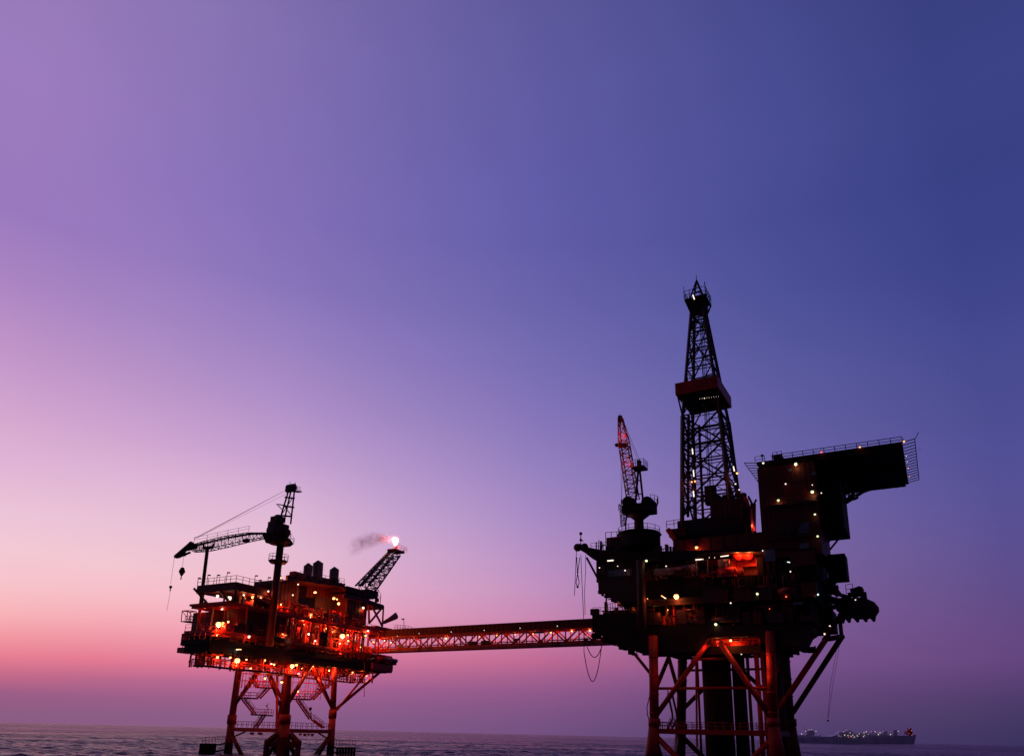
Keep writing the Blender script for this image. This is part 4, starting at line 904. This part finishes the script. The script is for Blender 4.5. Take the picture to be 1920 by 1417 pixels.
m.tube(FR.P(ac-W0*.8, bc-W0*.85, zD), FR.P(ac-W0*.62, bc-W0*.68, zF), .3, 7); m.tube(FR.P(ac-W0*.55, bc+W0*.6, zD), FR.P(ac-W0*.5, bc+W0*.55, zF), .28, 7); m.tube(FR.P(ac+W0*.7, bc+W0*.5, zD), FR.P(ac+.8, bc+.5, zC), .15, 7); m.tube(FR.P(ac+W0*.85, bc-W0*.6, zD), FR.P(ac+W0*.66, bc-W0*.55, zF), .2, 7)
m.build('ladder_and_pipes', DARK, DK)
m = MB(); zt_ = ra(1327,925,bc)[1]; m.box(FR, ac-1.1, ac+1.0, bc-.8, bc+.8, zt_-2.4, zt_+1.4); m.tube(FR.P(ac, bc, zt_-2.4), FR.P(ac, bc, zD), .35, 8); m.tube(FR.P(ac, bc, zt_+1.4), FR.P(ac, bc, zC), .07, 5); m.tube(FR.P(ac-.5, bc, zt_+1.4), FR.P(ac-.3, bc, zC), .06, 5); m.build('travelling_block', BLACK, DK)
# boxed fingerboard platform
bf = bc - hw(zF) - 2.2; f0, fz1 = ra(1265.5,719,bf); f1, _ = ra(1345,703,bf); fz0 = ra(1267,740,bf)[1]; f0b = ra(1268,735,bf)[0]
fd = 11.5
m = MB(); m.box(FR, f0, f1, bf, bf+.2, fz0, fz1); m.box(FR, f0, f1, bf+fd-.2, bf+fd, fz0, fz1); m.box(FR, f0, f0+.2, bf+.2, bf+fd-.2, fz0, fz1); m.box(FR, f1-.2, f1, bf+.2, bf+fd-.2, fz0, fz1)
for i in range(1, 14): a_ = f0 + (f1-f0)*i/14; m.box(FR, a_-.05, a_+.05, bf-.07, bf, fz0, fz1)
m.build('wind_wall', RED, DK)
m = MB(); m.box(FR, f0+.2, f1-.2, bf+.2, bf+1.6, fz0+.1, fz0+.3); m.box(FR, f0+.2, f0+2.2, bf+1.6, bf+fd-.2, fz0+.1, fz0+.3); m.box(FR, f1-2.2, f1-.2, bf+1.6, bf+fd-.2, fz0+.1, fz0+.3); m.box(FR, f0+2.2, f1-2.2, bf+fd-2.4, bf+fd-.2, fz0+.1, fz0+.3)
a_ = f0 + 2.3
while a_ < f1-2.2: m.box(FR, a_, a_+.24, bf+1.6, bf+fd-2.4, fz0+.1, fz0+.3); a_ += .34
m.beam(FR.P(f0+.1, bf+2, fz0-.1), FR.P(f1-.1, bf+2, fz0-.1), .35, .4); m.beam(FR.P(f0+.1, bf+fd-2, fz0-.1), FR.P(f1-.1, bf+fd-2, fz0-.1), .35, .4)
m.build('fingerboard', BLACK, DK)
m = MB()
for a_ in (f0+.3, f1-.3): m.beam(FR.P(a_, bf+.5, fz0), DP(0 if a_ < ac else 1, fz0-4), .25, .25)
m.build('knee_brace', DARK, DK)
# crown platform and apex frame
zc1 = ra(1305,584,bc)[1]; m = MB()
m.box(FR, ac-2.0, ac+1.2, bc-1.6, bc+1.6, zc1-.2, zc1+1.8); m.box(FR, ac-2.9, ac+1.7, bc-2.3, bc+2.3, zc1+1.9, zc1+2.25)
for sx_, sy_ in ((-1,-1),(1,-1),(1,1),(-1,1)): m.tube(FR.P(ac-.5+sx_*2.2, bc+sy_*2.2, zc1+1.9), FR.P(ac-.5+sx_*1.3, bc+sy_*1.3, zc1-1), .2, 6)
m.tube(FR.P(ac-1.3, bc, zc1+2.8), FR.P(ac+1.3, bc, zc1+2.8), .9, 12); m.build('crown_platform', BLACK, DK)
m = MB(); cr_ = [FR.P(ac-.6+x*2.3, bc+y*2.3, zc1+2.2) for x, y in ((-1,-1),(1,-1),(1,1),(-1,1),(-1,-1))]; m.rail(cr_, 2.0, 1.2, .08); m.tube(cr_[1] + V((0,0,0)), cr_[1] + V((0,0,3)), .1, 6); m.tube(cr_[0], cr_[0] + V((0,0,3.2)), .06, 5); m.build('railing', DARK, DK)
m = MB()
for i, (x, y) in enumerate(((-1,-1),(1,-1),(1,1),(-1,1))): m.beam(FR.P(ac-.55+x*1.5, bc+y*1.5, zc1+2.2), FR.P(ac-.6, bc, zA), .26, .26); 
for f in (.3, .55, .75):
    q = [FR.P(ac-.58+x*1.5*(1-f), bc+y*1.5*(1-f), zc1+2.2 + (zA-zc1-2.2)*f) for x, y in ((-1,-1),(1,-1),(1,1),(-1,1))]
    for i in range(4): m.beam(q[i], q[(i+1) % 4], .14, .14)
m.tube(FR.P(ac-.6, bc, zA-.3), FR.P(ac-.6, bc, zA+1.2), .08, 5); m.build('apex_frame', DARK, DK)
def dstrip(p, q, pw=6): strip(p, q, DK, .11, pw*.3, L_WH)
for (x0, y0, x1, y1) in ((1298,841,1299,851),(1300,881,1301,893),(1300,920,1301,931),(1375,874,1377,883),(1299,553,1302,561)): dstrip(R_(x0, y0, b_-.4), R_(x1, y1, b_-.4))
lamps(FR, DK, [(1382,887,5,'o',.25,50),(1303,902,4,'o',.17,60),(1297,903,4,'o',.15,30),(1379,907,8,'w',.18,4),(1386,918,6,'w',.16,4)])
for i in range(9): lamp(R_(1312 + i*4.4, 747.5 - i*.55, bf+.4), DK, 'w', .05 if i != 2 else .11, 0)


# ------------------------------------------------------------------ right crane, boom raised
cc = V((c.x, c.y, cb_top)); KB = 5.5
KR = thing('pedestal_crane', cc, 'dark pedestal crane left of the derrick with its boom raised almost upright', 'crane', 'pedestal cranes')
def K(px, py, b=KB): return R_(px, py, b)
m = MB(); m.tube(cc, V((cc.x, cc.y, K(1199,972).z)), 1.05, 16, .95); m.tube(V((cc.x, cc.y, K(1199,974).z)), V((cc.x, cc.y, K(1199,966).z)), 1.0, 16, 2.2); m.build('pedestal', DRED, KR, True)
m = MB(); a0, k0 = ra(1172,966,KB); a1, k1 = ra(1226,940,KB); m.box(FR, a0, a1, KB-2, KB+2, k0, k0+1.6); m.box(FR, a0+.6, a0+2.6, KB-2.2, KB-.2, k0+1.6, k1+.6); m.box(FR, a0+2.6, a1-.4, KB-1.6, KB+1.8, k0+1.6, k1-.4)
for x in (1181, 1217): q = K(x, 944); m.tube(q - EV*1.6, q + EV*1.6, 1.15, 14)
m.build('machinery_house', BLACK, KR)
m = MB(); m.rail([FR.P(a0-.6, KB-2.1, k0+.5), FR.P(a0-.6, KB+2, k0+.5)], 1.4, 1.2, .06); m.rail([FR.P(a1, KB-2, k0+1.6), FR.P(a1+.9, KB, k0+1.6), FR.P(a1, KB+2, k0+1.6)], 1.6, 1.2, .06); m.build('railing', DARK, KR)
m = MB()
for b in (KB-1, KB+1):
    m.beam(K(1192,938,b), K(1197,876,KB+(b-KB)*.5), .34, .34); m.beam(K(1206,942,b), K(1199,876,KB+(b-KB)*.5), .3, .3)
for y in (900, 925): m.beam(K(1194.5 - (y-900)*.05, y), K(1202 + (y-900)*.08, y+1), .2, .2)
a0, k0 = ra(1188,881,KB); a1, _ = ra(1211,881,KB); m.box(FR, a0, a1, KB-1.3, KB+1.3, k0-.1, k0+.35); m.box(FR, a0+.9, a0+1.6, KB-.5, KB+.5, k0+.35, k0+1.9); m.rail([FR.P(a0, KB-1.3, k0+.35), FR.P(a1, KB-1.3, k0+.35), FR.P(a1, KB+1.3, k0+.35)], 1.4, .9, .06); m.build('gantry', DARK, KR)
kb0, kb1, kb2 = K(1187,936), K(1170,830), K(1163.5,784)
m = MB(); m.lattice(kb0, kb1, 2.1, 1.9, EU, 13, .13, .07, 2.0, 1.8); m.lattice(kb1, kb2, 1.9, .8, EU, 6, .13, .07, 1.8, .8); m.build('boom', RED, KR)
m = MB(); m.beam(K(1163,790), K(1162.5,780), .8, .9); m.tube(K(1162.5,781), K(1162,775), .06, 5); q = K(1165,832); m.beam(q + V((-.6,0,-.3)), q + V((1.2,0,-.3)), 1.6, .5); m.ball(q + V((-1.0,0,-.3)), .45); m.build('boom_head', DARK, KR)
m = MB(); 
for d in (0, .4): m.tube(K(1199,870) + EU*d, K(1165,784) + EU*d*.5, .035, 4)
m.tube(K(1163.5,790), K(1165,940), .035, 4); m.tube(K(1168,836), K(1166,940), .03, 4); m.build('hoist_rope', WIRE, KR)
m = MB(); m.lattice(K(1166,944), K(1168,986), .8, .7, EU, 8, .06, .04); m.tube(K(1165,946), K(1165,936), .12, 6); m.tube(K(1174,968), K(1173,1000), .15, 6); m.tube(K(1176,968), K(1173,985), .08, 6); m.build('ladder_cage', DARK, KR)
lampglow(K(1166,817, KB-1.6), SOD, 90, KR); lampglow(K(1178,868, KB-1.6), SOD, 50, KR)

# ------------------------------------------------------------------ living quarters
HB = 0.0
QA0, Qz1 = ra(1419,872,HB); QA1, _ = ra(1532,930,HB); Qz0 = ra(1425,1045,HB)[1]
LQ = thing('living_quarters', FR.P((QA0+QA1)/2, 6, Qz0), 'tall windowed accommodation block, dark red walls under the helideck', 'accommodation block')
m = MB(); m.box(FR, QA0, QA1, HB, 13, Qz0, Qz1-.7)
for i in range(1, 12): a_ = QA0 + (QA1-QA0)*i/12; m.box(FR, a_-.05, a_+.05, HB-.06, HB, Qz0+.2, Qz1-.8)
for f in (.27, .52, .77): zz = Qz0 + (Qz1-Qz0)*f; m.box(FR, QA0, QA1, HB-.10, HB-.06, zz-.12, zz+.12)
m.build('wall', DRED, LQ)
m = MB(); m.box(FR, QA1, QA1+3.6, 4, 14, ra(1560,994,6)[1], Qz1-3.2); m.build('wall', BLACK, LQ)
m = MB(); e0 = ra(1565,996,6)[1]
for q in (((1584,996),(1556,1030)), ((1570,996),(1553,1016))): m.beam(R_(*q[0], 9), R_(*q[1], 9), .3, .3)
m.rail([R_(1552,1000,9), R_(1575,996,9)], 1.0, .8, .06); m.build('side_brace', DARK, LQ)
def qbox(name, px0, py0, px1, py1, d, mt):
    a0, z1_ = ra(px0, py0, HB); a1, z0_ = ra(px1, py1, HB); z1_ = ra((px0+px1)/2, py0, HB)[1]; z0_ = ra((px0+px1)/2, py1, HB)[1]
    MB().box(FR, a0, a1, HB-d, HB-.02, z0_, z1_).build(name, mt, LQ)
qbox('window', 1494,980,1518,1000,.14,GLASS); qbox('window', 1499,1018,1518,1028,.14,GLASS); qbox('window', 1521,884,1531,891,.14,GLASS); qbox('window', 1478,879,1485,884,.14,GLASS); qbox('window', 1432,1030,1455,1052,.14,GLASS)
qbox('door', 1462,976,1490,1000,.12,DARK); qbox('wall_panel', 1480,1034,1530,1060,.3,DRED); qbox('balcony', 1440,945,1532,948,.9,DARK); qbox('balcony', 1430,1006,1532,1009,.9,DARK)
m = MB(); m.rail([R_(1440,945,-.9), R_(1531,942,-.9)], 1.1, 1.5, .05); m.rail([R_(1430,1006,-.9), R_(1531,1003,-.9)], 1.1, 1.5, .05); stairs(m, R_(1480,1004,-.8), R_(1500,975,-.8), V((.1,.5,0))); m.build('railing', DARK, LQ)
lamps(FR, LQ, [(1459,938,-.5,'g',.27,20),(1523,922,-.5,'g',.29,26),(1492,870,-.5,'g',.28,26),(1473,907,-.4,'w',.16,1),(1528,964,-.4,'g',.2,3),(1533,1005,-1.0,'g',.18,3),(1431,868,-.5,'w',.2,2),(1482,1071,-.4,'w',.13,1),(1540,924,3,'w',.12,0),(1430,1032,-.3,'w',.12,2),(1523,909,-.4,'w',.1,0)])

# ------------------------------------------------------------------ helideck
h0, hz = ra(1419,867,HB); h1, _ = ra(1692,829,HB); hb1 = HB + 23.5; hz = (hz + ra(1692,829,HB)[1])/2
HD = thing('helideck', FR.P((h0+h1)/2, (HB+hb1)/2, hz-1), 'wide black helideck jutting out to the right with a slanted safety net round it', 'helideck')
m = MB(); cut = 5.0
pl = [FR.P(h0, HB-.3, hz), FR.P(h1, HB-.3, hz), FR.P(h1, hb1, hz), FR.P(h0, hb1, hz)]
m.prism([p - V((0,0,.5)) for p in pl], V((0,0,.5))); m.build('deck', BLACK, HD)
m = MB(); girders(m, FR, h0+.5, h1-.5, HB, hb1-.3, hz-1.1, hz-.5, 2.4); m.build('deck_girders', BLACK, HD)
# net frames: sloping outward and up from each edge
m = MB()
def net(p, q, outv, n, wd=1.9, rise=.35):
    e = outv*wd + V((0,0,rise))
    for i in range(n+1): c_ = p.lerp(q, i/n); m.beam(c_, c_+e, .12, .12)
    for f in ((.5, 1) if abs(outv.dot(EV)) > .5 else (1,)): m.tube(p + e*f, q + e*f, .07, 5)
lo = V((0,0,-.15))
net(pl[1]+lo, pl[2]+lo, EU, 15); net(pl[0]+lo, pl[3]+lo, -EU, 15, 2.2); net(pl[0].lerp(pl[1], .12)+lo, pl[1]+lo, -EV, 12, .8, .75); net(pl[3]+lo, pl[2]+lo, EV, 15)
m.tube(pl[1]+EU*2.0+V((0,0,.2)), pl[1]+EU*2.6+V((0,0,1.3)), .06, 5); m.build('safety_net', DARK, HD)
m = MB()
for a_, b2 in ((h1-9, 20), (h1-9, 8)):
    m.beam(FR.P(a_, b2, hz-1), FR.P(QA1+3.4, b2*.6+1, hz-6), .4, .4); m.beam(FR.P(a_-6, b2, hz-1), FR.P(QA1+3.4, b2*.6+1, hz-4.5), .3, .3)
p1_, p2_ = FR.P(h1-8, hb1-2, hz-1), FR.P(QA1+3, 12, hz-5.5); m.lattice(p1_, p2_, .9, 1.6, V((0,0,1)), 6, .14, .08); m.beam(R_(1640,915,20), R_(1578,938,14), .35, .35); m.beam(R_(1606,934,16), R_(1578,940,14), 1.2, .4)
m.build('support_truss', DARK, HD)
m = MB(); m.box(FR, ra(1450,862,0)[0], ra(1466,860,0)[0], 0, 3, hz, hz+1.0); m.rail([R_(1449,860,0), R_(1466,857,0)], 1.2, .9, .06); m.tube(R_(1430,866,0), R_(1429,855,0), .07, 5); m.ball(R_(1429,854,0), .28); m.rail([R_(1416,868,0), R_(1434,865,0)], 1.2, 1.2, .06)
m.tube(R_(1722,843,8), R_(1728,842,8), .03, 4); m.build('access_platform', DARK, HD)
for px, py in ((1540,847),(1612,838),(1695,827.5)): lamp(R_(px, py, HB-.5), HD, 'r' if px == 1540 else 'o', .17, 8)
for f in (.28, .42, .58, .8): lamp(pl[1].lerp(pl[2], f) + EU*.3 - V((0,0,.4)), HD, 'w' if f < .5 else 'o', .085, 1)

# ------------------------------------------------------------------ bulky round pod at the right end
m = MB()
pc = R_(1608, 1138, 14); ca = EU
Pn = thing('lifeboat', pc - V((0,0,3)), 'bulbous dark enclosed lifeboat hung out on the far right of the platform', 'lifeboat')
rings = [(-3.6,.5,0), (-2.8,1.3,0), (-1.5,1.9,-.1), (0,2.15,-.2), (1.6,2.0,-.35), (2.9,1.35,-.5), (3.5,.45,-.6)]
vs = []; fs = []; n = 14
for x, r, dz in rings: vs += [pc + ca*x + EV*(r*math.cos(2*math.pi*i/n)) + V((0,0,r*math.sin(2*math.pi*i/n)*.95+dz)) for i in range(n)]
for k in range(len(rings)-1): fs += [(k*n+i, k*n+(i+1) % n, (k+1)*n+(i+1) % n, (k+1)*n+i) for i in range(n)]
fs += [tuple(range(n))[::-1], tuple(range((len(rings)-1)*n, len(rings)*n))]
m.add(vs, fs); m.build('hull', DARK, Pn)
m = MB()
for x in (-1.8, -.4, 1.0, 2.3): m.tube(pc + ca*x + V((0,0,-1.6)), pc + ca*(x+.2) + V((0,0,-2.75)), .75, 8, .2)
m.build('keel_lug', DARK, Pn)
m = MB(); m.beam(R_(1540,1120,14), R_(1592,1132,14), 1.6, 1.2); m.beam(R_(1548,1108,14), R_(1596,1120,14), .7, .6); m.beam(R_(1572,1128,14), R_(1596,1118,14), .9, .9); m.box(FR, ra(1612,1112,13)[0], ra(1624,1112,13)[0], 13, 14.5, ra(1618,1122,13)[1], ra(1618,1109,13)[1]); m.tube(R_(1578,1130,14), R_(1580,1162,14), .35, 7); m.tube(R_(1586,1150,13), R_(1580,1168,13), .25, 6); m.beam(R_(1590,1115,14), R_(1610,1112,14), 1.0, .7); m.tube(R_(1596,1112,14), R_(1614,1108,14), .9, 10); m.ball(R_(1611,1107,14), .9, 8); m.tube(R_(1614,1110,14), R_(1620,1126,14), .3, 8); m.build('davit', DARK, Pn)
m = MB(); m.rail([R_(1587,1113,14), R_(1600,1111,14)], 1.7, .8, .06); m.build('railing', DARK, Pn)
lamp(R_(1604,1124,11.5), Pn, 'w', .12, 0)

# ------------------------------------------------------------------ hanging hoses and ropes
def rope(name, pts, r, label, cat): return tag(MB().path(pts, r).build(name, WIRE), label, cat)
DB = .5
rope('hanging_rope', [R_(1081,1030,DB), R_(1079,1075,DB), R_(1077,1116,DB)], .07, 'shortest straight rope hanging from the corner davit, leftmost of all', 'rope')
m = MB(); p = R_(1083,1096,DB); m.path([R_(1081,1045,DB), R_(1083,1075,DB), R_(1080,1092,DB), R_(1083,1101,DB), R_(1086,1092,DB), R_(1083,1074,DB), R_(1087,1045,DB)], .09); m.ball(R_(1083,1072,DB), .2); m.ball(R_(1083,1100,DB), .25); m.ball(R_(1081,1046,DB), .2); tag(m.build('sling', WIRE), 'looped sling dangling with a teardrop eye below the corner davit', 'sling')
rope('hanging_rope', [R_(1089,1040,DB), R_(1092,1110,DB), R_(1095,1170,DB), R_(1095,1225,DB)], .07, 'longest rope hanging past the bridge from the corner davit', 'rope')
rope('hanging_rope', [R_(1098,1040,DB), R_(1098,1070,DB), R_(1096,1110,DB), R_(1097,1152,DB)], .06, 'thin rope hanging from the davit and ending above the bridge roof', 'rope')
rope('hose', catenary(R_(1095,1222,1), R_(1128,1210,3), 6.2), .085, 'long hose sagging in a deep loop below the right end of the bridge', 'hose')
rope('hose', catenary(R_(1101,1212,3), R_(1129,1209,3), 2.2), .085, 'short hose sagging in a shallow loop just under the bridge', 'hose')
m = MB(); m.path([R_(1576,1197,14), R_(1562,1280,14), R_(1553,1345,14)], .03); m.path([R_(1572,1197,14), R_(1556,1290,14), R_(1552,1345,14)], .03); m.ball(R_(1552.5,1350,14), .2); tag(m.build('hanging_rope', WIRE), 'thin doubled rope hanging from the right outrigger bracket above the ship', 'rope')

# ------------------------------------------------------------------ the ship on the horizon
YS = 1700.0
def S(px, py, dy=0): return at(px, py, YS + dy)
SH = thing('tanker', V((S(1600,1390).x, YS, 0)), 'long dark tanker on the horizon at right with a string of deck lights', 'ship')
pf = [S(1488,1381), S(1560,1380), S(1569,1376.5), S(1702,1378), S(1704,1376.5), S(1718,1377), S(1714,1395), S(1488,1394)]
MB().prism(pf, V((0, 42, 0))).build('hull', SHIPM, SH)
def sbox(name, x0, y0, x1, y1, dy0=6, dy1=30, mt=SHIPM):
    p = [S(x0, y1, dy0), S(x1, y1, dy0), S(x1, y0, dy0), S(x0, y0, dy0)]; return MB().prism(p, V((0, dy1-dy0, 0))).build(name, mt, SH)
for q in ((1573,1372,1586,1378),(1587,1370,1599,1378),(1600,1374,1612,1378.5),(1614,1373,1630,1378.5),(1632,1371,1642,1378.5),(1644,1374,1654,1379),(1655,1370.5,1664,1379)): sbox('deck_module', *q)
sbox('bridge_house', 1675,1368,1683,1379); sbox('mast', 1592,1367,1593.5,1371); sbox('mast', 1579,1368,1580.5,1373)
sbox('stern_tower', 1702,1370,1711,1378, 6, 20, SHIPR); sbox('stern_tower', 1704.5,1364,1709,1370, 8, 16, SHIPR)
R = random.Random(11)
sl_ = [(1581,1371),(1594,1373),(1584,1377),(1590,1378),(1596,1380),(1599,1377),(1607,1377),(1608,1379),(1620,1373),(1624,1371),(1621,1378),(1619,1380),(1634,1371),(1641,1371),(1650,1373),(1656,1371),(1647,1376),(1670,1376),(1684,1370),(1602,1381),(1573,1379),(1577,1379),(1611,1375),(1628,1376)]
for i, (x, y) in enumerate(sl_):
    MB().ball(S(x, y, -1), R.uniform(.45, 1.1), 6).build('deck_light', L_DIM, SH)
for x, y in ((1705,1365),(1708.5,1369),(1704,1374),(1710,1377),(1591,1381)): MB().ball(S(x, y, -1), .7, 6).build('red_light', L_RDD, SH)
# a second vessel, half hidden behind the platform's right leg
Y2 = 2100
def S2(px, py, dy=0): return at(px, py, Y2 + dy)
S2R = thing('work_vessel', V((S2(1515,1385).x, Y2, 0)), 'small lit vessel just right of the right hand platform legs, left of the long tanker', 'ship')
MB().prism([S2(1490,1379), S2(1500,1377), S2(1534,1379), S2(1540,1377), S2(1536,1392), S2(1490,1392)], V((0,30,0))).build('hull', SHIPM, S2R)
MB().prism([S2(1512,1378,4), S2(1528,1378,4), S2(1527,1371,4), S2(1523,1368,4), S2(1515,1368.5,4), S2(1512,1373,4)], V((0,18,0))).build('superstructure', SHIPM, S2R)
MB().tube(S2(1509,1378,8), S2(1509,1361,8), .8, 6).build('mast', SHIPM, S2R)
for x, y, s_ in ((1503,1375,1.3),(1510,1370,.8),(1517,1367.5,.8),(1522,1367,.8),(1530,1370,1.0)): MB().ball(S2(x, y, -1), s_, 6).build('deck_light', L_DIM, S2R)
